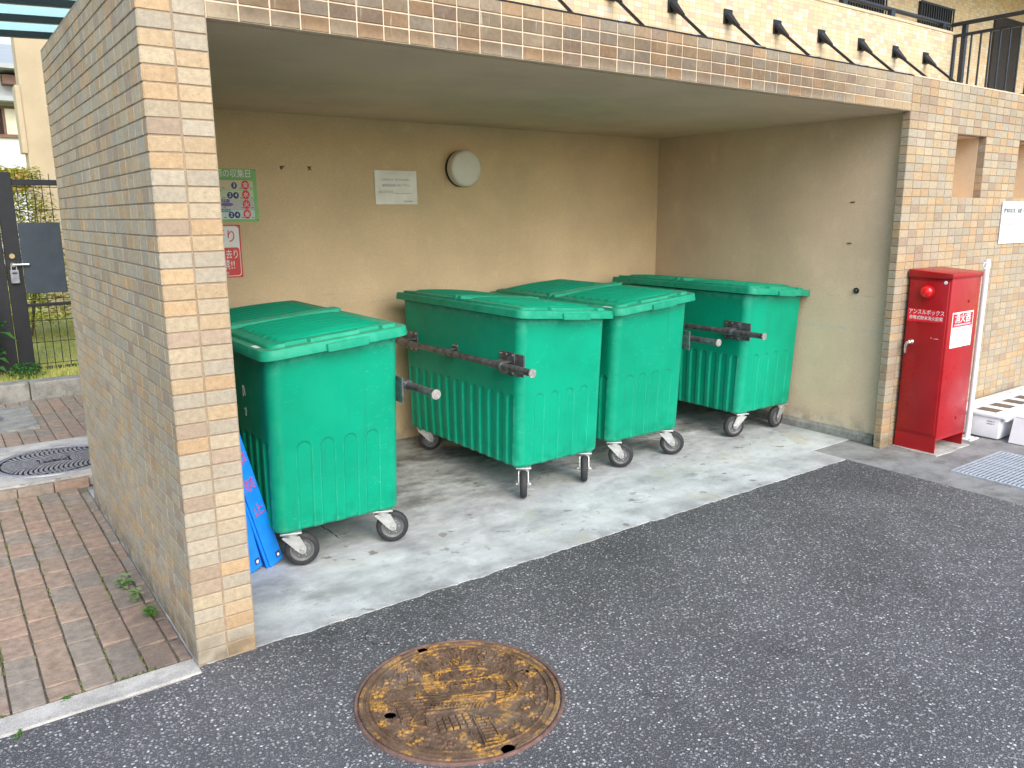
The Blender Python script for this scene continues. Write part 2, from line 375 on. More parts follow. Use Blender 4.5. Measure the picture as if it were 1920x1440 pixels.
def glassmat():
    t = NT('canopy_glass')
    t.b.inputs['Base Color'].default_value = (.62, .85, .87, 1); t.b.inputs['Roughness'].default_value = .25
    tr = t.n('ShaderNodeBsdfTransparent'); tr.inputs[0].default_value = (.74, .95, .97, 1)
    tb = t.n('ShaderNodeBsdfTranslucent'); tb.inputs[0].default_value = (.74, .95, .97, 1)
    m1 = t.n('ShaderNodeMixShader'); m1.inputs[0].default_value = .55
    mx = t.n('ShaderNodeMixShader'); mx.inputs[0].default_value = .85
    out = [n for n in t.t.nodes if n.type == 'OUTPUT_MATERIAL'][0]
    t.l(tb.outputs[0], m1.inputs[1]); t.l(tr.outputs[0], m1.inputs[2])
    t.l(t.b.outputs[0], mx.inputs[1]); t.l(m1.outputs[0], mx.inputs[2]); t.l(mx.outputs[0], out.inputs[0])
    return t.m
M['canopy_glass'] = glassmat()
def upper_tile():
    t = NT('upper_small_tile'); p = t.pos()
    q = t.vm('ADD', p, (20., 20.05, 10.))
    cell = t.vm('FLOOR', t.vm('DIVIDE', q, (PX, PX, PZ)))
    w = t.n('ShaderNodeTexWhiteNoise', noise_dimensions='3D'); t.l(cell, w.inputs[0])
    c = t.ramp(w.outputs[0], [(0, (.56, .435, .275)), (.2, (.57, .47, .33)), (.36, (.56, .51, .41)), (.55, (.57, .465, .30)), (.72, (.46, .37, .275)), (.86, (.55, .41, .26))], 'CONSTANT')
    fr = t.vm('FRACTION', t.vm('DIVIDE', q, (PX, PX, PZ)))
    x, y, z = t.xyz(fr)[:3]
    jx = t.mr(t.ma('ABSOLUTE', t.ma('SUBTRACT', x, .5)), .455, .475, 0, 1)
    jz = t.mr(t.ma('ABSOLUTE', t.ma('SUBTRACT', z, .5)), .43, .46, 0, 1)
    j = t.ma('MAXIMUM', jx, jz)
    c = t.mix(t.ma('MULTIPLY', j, .8), c, (.38, .30, .20))
    return t.fin(c, .8, t.bump(t.ma('SUBTRACT', 1., j), .3, .003), spec=.3)
M['upper_tile'] = upper_tile()

# ------------------------------------------------------------------ mesh helpers
class MB:
    def __init__(s): s.v = []; s.f = []; s.mi = []; s.cur = 0
    def add(s, vs, fs, mat=None):
        o = len(s.v); s.v += [tuple(v) for v in vs]; s.f += [tuple(i+o for i in f) for f in fs]
        s.mi += [s.cur if mat is None else mat]*len(fs); return s
    def box(s, lo, hi, mat=None):
        x0, y0, z0 = lo; x1, y1, z1 = hi
        return s.add([(x0,y0,z0),(x1,y0,z0),(x1,y1,z0),(x0,y1,z0),(x0,y0,z1),(x1,y0,z1),(x1,y1,z1),(x0,y1,z1)],
                     [(3,2,1,0),(4,5,6,7),(0,1,5,4),(1,2,6,5),(2,3,7,6),(3,0,4,7)], mat)
    def cbox(s, lo, hi, c=.004, mat=None):
        """box with chamfered edges"""
        lo = Vector(lo); hi = Vector(hi); cen = (lo+hi)/2; h = (hi-lo)/2; c = min(c, min(h)*.9)
        bm = bmesh.new(); bmesh.ops.create_cube(bm, size=1)
        for v in bm.verts: v.co = Vector((v.co.x*2*h.x, v.co.y*2*h.y, v.co.z*2*h.z)) + cen
        bmesh.ops.bevel(bm, geom=bm.edges[:], offset=c, segments=2, affect='EDGES', profile=.5)
        bm.verts.index_update(); s.add([v.co for v in bm.verts], [[v.index for v in f.verts] for f in bm.faces], mat); bm.free(); return s
    def cyl(s, a, b, r, n=20, r2=None, cap=True, mat=None):
        a = Vector(a); b = Vector(b); d = (b-a).normalized(); r2 = r if r2 is None else r2
        u = d.orthogonal().normalized(); w = d.cross(u)
        vs = [a + r*(u*math.cos(2*math.pi*i/n)+w*math.sin(2*math.pi*i/n)) for i in range(n)]
        vs += [b + r2*(u*math.cos(2*math.pi*i/n)+w*math.sin(2*math.pi*i/n)) for i in range(n)]
        fs = [(i, (i+1) % n, n+(i+1) % n, n+i) for i in range(n)]
        if cap: fs += [tuple(range(n-1, -1, -1)), tuple(range(n, 2*n))]
        return s.add(vs, fs, mat)
    def tube(s, pts, r, n=10, mat=None):
        pts = [Vector(p) for p in pts]; vs = []; fs = []; u = None
        for i, p in enumerate(pts):
            d = (pts[min(i+1, len(pts)-1)]-pts[max(i-1, 0)]).normalized()
            u = d.orthogonal().normalized() if u is None else (u-d*u.dot(d)).normalized()
            w = d.cross(u); rr = r[i] if isinstance(r, (list, tuple)) else r
            vs += [p + rr*(u*math.cos(2*math.pi*k/n)+w*math.sin(2*math.pi*k/n)) for k in range(n)]
        for i in range(len(pts)-1):
            for k in range(n): fs.append((i*n+k, i*n+(k+1) % n, (i+1)*n+(k+1) % n, (i+1)*n+k))
        fs += [tuple(range(n-1, -1, -1)), tuple((len(pts)-1)*n+k for k in range(n))]
        return s.add(vs, fs, mat)
    def lathe(s, prof, M4, n=32, mat=None, closed=False):
        """prof: (r, h) pairs turned about local Z of M4"""
        vs = []; fs = []; m = len(prof)
        for i in range(n):
            a = 2*math.pi*i/n
            vs += [M4 @ Vector((r*math.cos(a), r*math.sin(a), h)) for r, h in prof]
        for i in range(n):
            j = (i+1) % n
            for k in range(m-1): fs.append((i*m+k, j*m+k, j*m+k+1, i*m+k+1))
            if closed: fs.append((i*m+m-1, j*m+m-1, j*m, i*m))
        if not closed:
            if prof[0][0] > 1e-6: fs.append(tuple(i*m for i in range(n-1, -1, -1)))
            if prof[-1][0] > 1e-6: fs.append(tuple(i*m+m-1 for i in range(n)))
        return s.add(vs, fs, mat)
    def prism(s, poly, h0, h1, M4=Matrix(), mat=None):
        n = len(poly)
        vs = [M4 @ Vector((x, y, h0)) for x, y in poly] + [M4 @ Vector((x, y, h1)) for x, y in poly]
        fs = [tuple(range(n-1, -1, -1)), tuple(range(n, 2*n))] + [(i, (i+1) % n, n+(i+1) % n, n+i) for i in range(n)]
        return s.add(vs, fs, mat)
    def build(s, name, mats, parent=None, smooth=False, loc=None, rot=None):
        me = bpy.data.meshes.new(name); me.from_pydata(s.v, [], s.f)
        mats = mats if isinstance(mats, (list, tuple)) else [mats]
        for m in mats: me.materials.append(M[m] if isinstance(m, str) else m)
        if len(mats) > 1: me.polygons.foreach_set('material_index', s.mi)
        bm = bmesh.new(); bm.from_mesh(me); bmesh.ops.remove_doubles(bm, verts=bm.verts, dist=1e-6)
        bmesh.ops.recalc_face_normals(bm, faces=bm.faces); bm.to_mesh(me); bm.free()
        if smooth:
            me.polygons.foreach_set('use_smooth', [True]*len(me.polygons))
            if smooth is not True: me.set_sharp_from_angle(angle=R(smooth))
        me.update()
        return link(name, me, parent, loc, rot)
def link(name, me, parent=None, loc=None, rot=None):
    o = bpy.data.objects.new(name, me); COL.objects.link(o)
    if parent: o.parent = parent
    if loc is not None: o.location = loc
    if rot is not None: o.rotation_euler = rot
    return o
def tag(o, label=None, cat=None, group=None, kind=None):
    if label: o['label'] = label
    if cat: o['category'] = cat
    if group: o['group'] = group
    if kind: o['kind'] = kind
    return o
def empty(name, loc, label, cat, group=None, rz=0):
    o = bpy.data.objects.new(name, None); COL.objects.link(o); o.location = loc; o.rotation_euler = (0, 0, rz)
    o.empty_display_size = .1
    return tag(o, label, cat, group)
def box_obj(name, lo, hi, mat, parent=None, c=0):
    b = MB(); (b.cbox(lo, hi, c) if c else b.box(lo, hi)); return b.build(name, mat, parent)
def copy_tree(o, parent=None):
    c = o.copy(); COL.objects.link(c); c.parent = parent
    for ch in list(o.children): copy_tree(ch, c)
    return c
def rrect(hx, hy, r, n=6):
    pts = []
    for cx, cy, a0 in ((hx-r, hy-r, 0), (-hx+r, hy-r, 90), (-hx+r, -hy+r, 180), (hx-r, -hy+r, 270)):
        for i in range(n+1):
            a = R(a0+90*i/n); pts.append((cx+r*math.cos(a), cy+r*math.sin(a)))
    return pts
def text(name, s, size, mat, parent, M4, bold=.012, align='LEFT', sx=1.0):
    """flat printed lettering: a font curve turned into a mesh in the XY plane of M4"""
    cu = bpy.data.curves.new(name, 'FONT'); cu.body = s; cu.size = size; cu.align_x = align; cu.align_y = 'CENTER'
    cu.offset = min(bold, .007)*size; cu.resolution_u = 3; cu.fill_mode = 'FRONT'
    tmp = bpy.data.objects.new(name, cu); COL.objects.link(tmp)
    dg = bpy.context.evaluated_depsgraph_get(); dg.update()
    me = bpy.data.meshes.new_from_object(tmp.evaluated_get(dg)); bpy.data.objects.remove(tmp)
    me.transform(M4 @ Matrix.Diagonal((sx, 1, 1, 1))); me.materials.clear(); me.materials.append(M[mat])
    return link(name, me, parent)
def wallM(origin, right, up=(0, 0, 1)):
    r = Vector(right).normalized(); u = Vector(up).normalized(); n = r.cross(u)
    m = Matrix((r, u, n)).transposed().to_4x4(); m.translation = Vector(origin); return m

# ------------------------------------------------------------------ ground
H, TOP, XW = 2.10, 2.30, 4.30          # soffit, wall top, right jamb
YB, XR = 2.109, 4.36                   # back wall, right inner wall
b = MB(); n = 60
def ground_sheet(name, x0, x1, y0, y1, z, mat):
    return tag(MB().add([(x0,y0,z),(x1,y0,z),(x1,y1,z),(x0,y1,z)], [(0,1,2,3)]).build(name, mat), kind='structure')
ground_sheet('ground', -400, 400, -400, 400, -.09, 'lawn')
# asphalt: thick sheet with a slightly ragged edge along the slab
edge = []
for i in range(141):
    x = -6 + i*(3.93+6)/140
    wob = .012*mnoise.noise((x*3.1, 0, 0)) + .006*mnoise.noise((x*17, 3, 0))
    edge.append((x, (-.045 if x < 0 else .012) + wob))
side = [(3.925 + .008*mnoise.noise((0, y*4, 7)), y) for y in [(.02 - i*.1) for i in range(1, 120)]]
poly = edge + side + [(3.93, -12), (3.93, -30), (-30, -30), (-30, -.05)]
tag(MB().prism([(x, y) for x, y in poly][::-1], -.085, -.004).build('asphalt_road', 'asphalt'), kind='structure')
# slab of the enclosure with the uneven front edge, 12 mm above the asphalt
fe = []
for i in range(241):
    x = .0 + i*3.917/240
    fe.append((x, .004 + .010*mnoise.noise((x*2.2, 5, 0)) + .012*mnoise.noise((x*9, 8, 0)) + .010*mnoise.noise((x*33, 1, 0))))
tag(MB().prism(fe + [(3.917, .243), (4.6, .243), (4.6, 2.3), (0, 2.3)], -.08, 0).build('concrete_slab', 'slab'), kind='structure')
b = MB().prism([(3.922, .2385), (3.93, -14), (14, -14), (14, .3), (4.5, .3), (4.5, .2385)][::-1], -.08, -.0035)
apron = tag(b.build('concrete_apron', 'apron'), kind='structure')

# pavement beside the wall: bedding, edging kerb, clay pavers one by one
bed = tag(MB().box((-3.2, .07, -.08), (.0, 2.34, -.012)).box((-3.2, 2.34, -.08), (1.4, 5.12, -.012)).build('brick_pavement', 'joint'), kind='structure')
pm = MB().cbox((-.047, -.086, -.045), (.047, .086, 0), .004)
pav0 = pm.build('paver', 'paver', bed); first = True
def lay(x0, x1, y0, y1, dz=0):
    global first
    k = 0; x = x1
    while x > x0+.01:
        off = (k % 2)*.09; y = y0 - off
        while y < y1-.02:
            ya, yb_ = max(y, y0), min(y+.18, y1)
            if yb_-ya > .03:
                o = pav0 if first else pav0.copy()
                if not first: COL.objects.link(o)
                first = False
                o.parent = bed
                o.location = (x-.05, (ya+yb_)/2, dz+rnd.uniform(-.004, .003)); o.scale = (1, (yb_-ya-.006)/.174, 1)
                o.rotation_euler = (R(rnd.uniform(-.7, .7)), R(rnd.uniform(-.9, .9)), R(rnd.uniform(-1.0, 1.0)))
            y += .18
        x -= .1; k += 1
lay(-1.25, -.045, .075, 2.34)
lay(-.8, .6, 3.34, 5.08)
for k in range(12):      # small cut pieces wedged against the wall foot
    o = pav0.copy(); COL.objects.link(o); o.parent = bed; o.scale = (.40, .92, 1)
    o.location = (-.0225, .165+k*.18, rnd.uniform(-.006, 0)); o.rotation_euler = (0, R(rnd.uniform(-2, 2)), R(rnd.uniform(-1.5, 1.5)))
mb = MB()
for k in range(420):     # moss in the joints
    j = rnd.randrange(1, 6); x = -.045-.1*j + rnd.gauss(0, .002); y = rnd.uniform(.09, 2.3)
    if rnd.random() < .35: x = rnd.uniform(-1.1, -.05); y = .074+rnd.gauss(0, .003)
    if mnoise.noise((x*9, y*3, 0)) < .05: continue
    mb.lathe([(.0001, .004), (.004, .003), (.006, -.006)], Matrix.Translation((x, y, rnd.uniform(-.004, .0))) @ Matrix.Diagonal((rnd.uniform(.6, 1.1), rnd.uniform(.8, 2.4), 1, 1)), 6)
tag(mb.build('moss', 'joint_moss'), 'green moss growing in the joints of the brick pavement', 'moss', kind='stuff')
x = 0.0
kb = empty('edging_kerb', (0, .014, 0), 'pale concrete edging strip between brick pavement and asphalt', 'kerb')
while x > -3.2:
    L = .6
    box_obj('kerb_stone', (x-L+.004, -.056, -.07), (x, .052, .002), 'kerb', kb, .006); x -= L
# raised slab with the inspection cover, brick risers along its front
sl = empty('raised_slab', (-.5, 2.8, 0), 'raised pale concrete slab around the grey drain cover', 'slab')
b = MB(); b.cbox((-.9, -.41, -.05), (1.4, .52, .055), .006); b.build('slab_block', 'kerb', sl)
for k in range(8):
    box_obj('riser_brick', (-.9+k*.178, -.452, -.02), (-.9+k*.178+.174, -.413, .046+rnd.uniform(-.003, .003)), 'paver', sl, .004)
def drain_cover(loc, r, label, mark):
    t = empty('drain_cover', loc, label, 'manhole')
    MB().lathe([(r*.90, .001), (r*.90, .006), (r*.935, .006), (r*.94, .002), (r*.965, .002), (r*.97, .008), (r, .008), (r+.004, 0)], Matrix(), 48).build('frame', 'steel_cover', t, 40)
    MB().lathe([(.0001, .002), (r*.90, .002)], Matrix(), 48).build('plate', 'steel_cover', t)
    m = MB(); k = 0; y = -r*.84
    while y < r*.84:
        w = math.sqrt(max(0, (r*.86)**2-y*y)); x = -w + (.012 if k % 2 else 0)
        while x < w-.016:
            if not (abs(x+.01) < .085 and abs(y) < .055): m.box((x, y, .0015), (x+.016, y+.006, .0055))
            x += .026
        y += .0135; k += 1
    tag(m.build('tread_pattern', 'steel_cover', t), kind='stuff')
    for lo, hi in (((-.075,-.045),(.075,-.040)),((-.075,.040),(.075,.045)),((-.075,-.045),(-.07,.045)),((.07,-.045),(.075,.045))):
        box_obj('mark_frame', (*lo, .0015), (*hi, .006), 'steel_cover', t)
    text('mark', mark, .075, 'steel_cover', t, Matrix.Translation((0, 0, .0055)), .02, 'CENTER')
    return t
drain_cover((-.10, 2.79, .0555), .325, 'round grey treaded drain cover in the raised slab', '雨水')
sl2 = empty('inspection_slab', (-.40, 4.42, 0), 'dark concrete square frame of the far inspection cover', 'slab')
box_obj('frame_block', (-.36, -.44, -.05), (.345, .42, .012), 'plinth', sl2, .006)
drain_cover((-.43, 4.43, .0125), .17, 'small dark round cover in the far square frame', '水')
# kerb and lawn beyond
kb2 = empty('garden_kerb', (0, 5.2, 0), 'weathered concrete kerb in front of the lawn gate', 'kerb')
x = -3.0
while x < 2.0:
    box_obj('kerb_stone', (x, -.09, -.05), (x+.595, .10, .145+rnd.uniform(-.004, .004)), 'plinth', kb2, .012); x += .6
b = MB(); N = 30
vs = []; fs = []
for j in range(N+1):
    for i in range(N+1):
        xx = -8+i*20/N; yy = 5.31+j*14/N
        vs.append((xx, yy, .115+.05*mnoise.noise((xx*.4, yy*.4, 2))+.02*(yy-5.3)))
for j in range(N):
    for i in range(N): a = j*(N+1)+i; fs.append((a, a+1, a+N+2, a+N+1))
tag(b.add(vs, fs).build('lawn_ground', 'lawn', smooth=True), kind='structure')
g = MB()
for k in range(15000):
    yy = 5.32 + rnd.random()**1.6*7.5; xx = rnd.uniform(-.9, .75+yy*.12)
    zz = .115+.05*mnoise.noise((xx*.4, yy*.4, 2))+.02*(yy-5.3); a = rnd.uniform(0, 6.28); h = rnd.uniform(.03, .075); w = rnd.uniform(.003, .006)
    dx, dy = math.cos(a), math.sin(a); lx, ly = rnd.gauss(0, .025), rnd.gauss(0, .025)
    g.add([(xx-dx*w, yy-dy*w, zz-.01), (xx+dx*w, yy+dy*w, zz-.01), (xx+lx, yy+ly, zz+h)], [(0, 1, 2)])
tag(g.build('lawn_grass', 'grass'), 'yellowish grass, coloured as if sunlit, of the lawn behind the black gate', 'grass', kind='stuff')

# ------------------------------------------------------------------ tiled walls
def tile_mesh(w, h, d=.006, c=.0016):
    x, z = w/2, h/2
    m = MB(); m.add([(-x,d,-z),(x,d,-z),(x,d,z),(-x,d,z), (-x,c,-z),(x,c,-z),(x,c,z),(-x,c,z), (-x+c,0,-z+c),(x-c,0,-z+c),(x-c,0,z-c),(-x+c,0,z-c)],
                    [(0,1,5,4),(1,2,6,5),(2,3,7,6),(3,0,4,7),(4,5,9,8),(5,6,10,9),(6,7,11,10),(7,4,8,11),(8,9,10,11)])
    me = bpy.data.meshes.new('tile'); me.from_pydata(m.v, [], m.f); me.materials.append(M['tile'])
    bm = bmesh.new(); bm.from_mesh(me); bmesh.ops.recalc_face_normals(bm, faces=bm.faces)
    for f in bm.faces: pass
    bm.to_mesh(me); bm.free(); return me
T_FULL = tile_mesh(.0948, .0450); T_HALF = tile_mesh(.0472, .0450)
def clad(thing, spots, limit=300):
    """spots: (world centre on the face plane, rotation about Z, half?, nearness rank). The best `limit` become tile objects, the rest one stuff part"""
    spots = sorted(spots, key=lambda s: s[3]); base = thing.location; rest = MB()
    for i, (p, rz, half, rk) in enumerate(spots):
        me = T_HALF if half else T_FULL
        q = Vector(p) - base
        nrm = Vector((math.sin(rz), -math.cos(rz), 0))
        q = q + nrm*rnd.uniform(-.0009, .0006)
        rot = (R(rnd.uniform(-.45, .45)), R(rnd.uniform(-.25, .25)), rz + R(rnd.uniform(-.35, .35)))
        if i < limit:
            link('tile', me, thing, q, rot)
        else:
            m4 = Matrix.Translation(q) @ Matrix.Rotation(rot[2], 4, 'Z') @ Matrix.Rotation(rot[1], 4, 'Y') @ Matrix.Rotation(rot[0], 4, 'X')
            rest.add([m4 @ v.co for v in me.vertices], [tuple(f.vertices) for f in me.polygons])
    if rest.v: tag(rest.build('tile_field', 'tile', thing), kind='stuff')
RX = -math.pi/2          # face looks to -X
CAM = Vector((-.58, -2.64, 1.5))
def front_spots(x0, x1, z0, z1, skip=lambda x, z: False):
    out = []
    for i in range(round((x1-x0)/PX)):
        for j in range(round((z1-z0)/PZ)):
            x = x0+(i+.5)*PX; z = z0+(j+.5)*PZ
            if skip(x, z): continue
            out.append(((x, 0, z), 0, False, (Vector((x, 0, z))-CAM).length))
    return out
# left wall: pillar end to the front, long face to the path
lw = empty('tiled_wall', (.1, 1.02, 0), 'tall tan tiled side wall between brick pavement and bins, its narrow end to the front', 'wall')
WL = 2.05
b = MB(); b.box((.0035-.1, .0035-1.02, -.06), (.1, WL-1.02, TOP-.002)); b.build('core_front', 'grout_side', lw)
box_obj('joint_bed', (.004-.1, .0032-1.02, -.05), (.0995, .0060-1.02, TOP-.003), 'grout', lw)
sp = front_spots(0, .2, 0, TOP)
sp = [(p, r, h, k-5) for p, r, h, k in sp]
for j in range(46):
    z = (j+.5)*PZ
    sp.append(((0, .0255, z), RX, True, 2.2+abs(z-1.2)*.2))
    for i in range(20):
        y = .05+(i+.5)*PX; sp.append(((0, y, z), RX, False, 2.4+y+abs(z-1.2)*.2))
sp2 = [((.2, .0255, (j+.5)*PZ), math.pi/2, True, 99) for j in range(42)]
clad(lw, sp+sp2)
box_obj('coping', (.0-.1+.001, .001-1.02, TOP-.0015), (.1, WL-1.02, TOP+.006), 'grout_side', lw)
# lintel and roof slab
ro = empty('roof_slab', (2.25, 0, H), 'flat roof over the bins with stained tiled edge and olive rendered underside', 'roof')
def rl(p): return (p[0]-2.25, p[1], p[2]-H)
b = MB(); b.box(rl((.2, .0032, H+.0006)), rl((XW, .036, TOP-.002))); b.build('edge_beam', 'grout_light', ro)
b = MB(); b.box(rl((.2, .036, H+.014)), rl((XW, .052, TOP-.003))); b.build('drip_groove', 'stucco_ceiling', ro)
b = MB(); b.box(rl((.2, .052, H)), rl((XR, YB, TOP-.02))); b.build('ceiling', 'stucco_ceiling', ro)
b = MB(); b.box(rl((.2, -.001, TOP-.0015)), rl((XW, .10, TOP+.004))); b.build('coping', 'black_matte', ro)
clad(ro, front_spots(.2, XW, H, TOP))
# back wall and right inner wall
bw = tag(box_obj('back_wall', (.18, YB, -.02), (4.55, YB+.15, TOP-.03), 'stucco_back'), 'tan rendered back wall behind the green bins', 'wall')
rw = empty('inner_wall', (XR, 1.1, 0), 'rough beige rendered right wall inside the enclosure', 'wall')
box_obj('render', (0, .043-1.1, -.02), (.14, YB-1.1-.001, H+.1), 'stucco_right', rw)
b = MB(); b.prism([(0, 0), (.022, 0), (.022, .045), (.010, .062), (0, .065)], -1.02, 1.0, Matrix(((-1,0,0,0),(0,0,1,0),(0,1,0,0),(0,0,0,1)))); b.build('plinth', 'plinth', rw)
# right front wall
fw = empty('front_wall', (XW, 0, 0), 'beige tiled front wall with two small openings behind the red cabinet', 'wall')
XE = 8.0
WIN = ((4.9, 5.3), (5.8, 6.2), (6.7, 7.1), (7.6, 7.9)); WZ = (1.6, 2.0)
b = MB(); xs = [XW]
def fwbox(x0, x1, z0, z1):
    b.box((x0-XW+(.0035 if x0 == XW else 0), .0032, z0), (x1-XW, .046, z1))
    b.box((x0-XW+(XR-XW+.002 if x0 == XW else 0), .046, z0), (x1-XW, .24, z1))
fwbox(XW, XE, -.06, WZ[0]); fwbox(XW, XE, WZ[1], TOP-.002)
xa = XW
for w0, w1 in WIN: fwbox(xa, w0, WZ[0], WZ[1]); xa = w1
fwbox(xa, XE, WZ[0], WZ[1])
b.build('core', 'grout', fw)
inwin = lambda x, z: any(w0 < x < w1 for w0, w1 in WIN) and WZ[0] < z < WZ[1]
sp = front_spots(XW, XE, 0, TOP, inwin)
for j in range(42): sp.append(((XW, .0255, (j+.5)*PZ), RX, True, 3.5))
for w0, w1 in WIN[:2]:
    for j in range(8): sp.append(((w1, .0255, WZ[0]+(j+.5)*PZ), RX, True, 5.5))
clad(fw, sp)
for w0, w1 in WIN:     # rendered reveals of the openings
    m = MB(); m.box((w1-XW-.003, .052, WZ[0]), (w1-XW+.02, .23, WZ[1])); m.box((w0-XW, .05, WZ[1]-.003), (w1-XW, .23, WZ[1]+.02))
    m.box((w0-XW, .23, WZ[0]-.02), (w1-XW, .26, WZ[1]+.02)); m.box((w0-XW, .05, WZ[0]-.02), (w1-XW, .23, WZ[0]+.002))
    m.build('reveal', 'stucco_right', fw)
box_obj('coping', (-.001, -.001, TOP-.0015), (XE-XW, .24, TOP+.006), 'grout_light', fw)

# ------------------------------------------------------------------ upper building behind
YU = 3.6
ub = empty('apartment_building', (8, YU, 0), 'pale tiled apartment building with a balcony parapet above the enclosure', 'building')
def ul(x, y, z): return (x-8, y-YU, z)
def ubox(name, lo, hi, mat): return box_obj(name, ul(*lo), ul(*hi), mat, ub)
ubox('parapet', (.9, YU, .0), (11.93, YU+.16, 4.027), 'upper_tile')
ubox('coping', (.9, YU-.01, 4.0275), (11.93, YU+.17, 4.06), 'stucco_upper')
ubox('corridor_floor', (.9, YU+.165, 2.9), (26, 5.1, 3.1), 'stucco_upper')
ubox('rear_wall', (.9, 5.1, .0), (26, 5.4, 7.0), 'upper_tile')
ubox('corridor_ceiling', (.9, YU-.2, 5.75), (26, 5.1, 5.95), 'stucco_upper')
ubox('stair_wall', (18.2, 3.2, 3.1), (18.6, 5.09, 5.7), 'upper_tile')
def barred_window(x0, x1, z0, z1):
    w = ubox('window', (x0, 5.085, z0), (x1, 5.098, z1), 'black_matte')
    m = MB()
    n = int((x1-x0)/.075)
    for i in range(n+1):
        xx = x0 + (x1-x0)*i/n; box_obj('bar', ul(xx-.011, 5.03, z0+.03), ul(xx+.011, 5.05, z1-.03), 'navy_metal', w)
    m.box(ul(x0-.02, 5.028, z0), ul(x1+.02, 5.052, z0+.03)); m.box(ul(x0-.02, 5.028, z1-.03), ul(x1+.02, 5.052, z1))
    tag(m.build('bar_rails', 'navy_metal', w), kind='stuff')
barred_window(11.35, 12.55, 3.9, 5.05); barred_window(13.65, 14.75, 3.9, 5.02); barred_window(9.2, 10.2, 3.9, 5.05)
ubox('door', (16.4, 5.06, 3.1), (17.5, 5.098, 5.15), 'navy_metal')
# handrail on the parapet
hr = empty('parapet_handrail', (8, YU+.06, 4.06), 'dark metal handrail on posts along the balcony parapet', 'railing')
m = MB(); m.cyl((-1, 0, .105), (3.955, 0, .105), .028, 12); m.build('rail', 'navy_metal', hr, 40)
for xx in (8.05, 9.2, 10.33, 11.72): box_obj('post', (xx-8-.05, -.03, 0), (xx-8+.05, .03, .095), 'navy_metal', hr)
# side railing that turns towards the street
sr = empty('balcony_railing', (11.95, YU, 3.0), 'dark metal balustrade with vertical bars turning towards the street', 'railing')
def along(t): return (t*.02, -t, 0)
m = MB(); m.cyl((0, .06, 1.165), (.05, -2.2, 1.165), .03, 12); m.build('handrail', 'navy_metal', sr, 40)
m = MB(); m.box((-.02, -2.2, .985), (.025, .0, 1.025)); m.box((-.02, -2.2, .06), (.025, 0, .10)); m.build('frame_rail', 'navy_metal', sr)
box_obj('post', (-.03, -.03, 0), (.03, .03, 1.02), 'navy_metal', sr)
box_obj('post', (.0, -.16, 0), (.07, -.1, 1.16), 'navy_metal', sr)
for k in range(14): box_obj('baluster', (-.012, -.26-k*.13, .10), (.012, -.24-k*.13, .985), 'navy_metal', sr)
# pale equipment standing on the balcony behind the bars
eq = empty('outdoor_unit', (14.6, 3.0, 3.1), 'tall pale metal utility unit on the balcony behind the bars', 'equipment')
m = MB(); m.cbox((-.3, -.2, .35), (.3, .2, 1.75), .01); m.build('casing', 'offwhite', eq)
for k in range(6): box_obj('louvre', (-.24, -.212, .55+k*.05), (.24, -.2, .57+k*.05), 'house_trim', eq)
box_obj('stand', (-.27, -.17, 0), (.27, .17, .349), 'black_matte', eq)
# suspended canopy: rods from the parapet to cantilever beams
def make_rod(x, label):
    t = empty('canopy_rod', (x, YU, 3.63), label, 'rod', 'black suspension rods of the canopy')
    d = Vector((0, -1, -.83)).normalized()
    m = MB(); m.box((-.068, -.016, -.075), (.068, -.001, .075)); m.build('wall_plate', 'black', t)
    m = MB(); m.cyl((0, -.018, -.004), Vector((0, -.018, -.004))+d*.13, .052, 18, .028); m.cyl(Vector((0,-.018,-.004))+d*.13, Vector((0,-.018,-.004))+d*.19, .028, 16, .018)
    m.build('socket', 'black', t, 40)
    m = MB(); m.cyl(d*.1, d*1.12, .016, 14); m.build('rod', 'black', t, 40)
    return t
ords = ['first', 'second', 'third', 'fourth', 'fifth', 'sixth', 'seventh', 'eighth', 'ninth']
for i in range(9):
    x = 4.28+i*.88 if i < 7 else (10.39 if i == 7 else 11.19)
    make_rod(x, 'slanting black steel rod above the tiled edge, %s from the left' % ords[i])
    t = empty('canopy_beam', (x, YU, 3.0), 'dark cantilever beam tip behind the tiled edge, %s from the left' % ords[i], 'beam', 'canopy beams')
    m = MB(); m.prism([(-.012, -.16), (-.6, -.14), (-1.10, .0), (-1.19, .035), (-1.10, .045), (-.012, .0)], -.028, .028, Matrix(((0,0,1,0),(1,0,0,0),(0,1,0,0),(0,0,0,1))))
    m.build('web', 'navy_metal', t)
    box_obj('clamp', (-.05, -1.12, .046), (.05, -1.02, .058), 'steel', t)

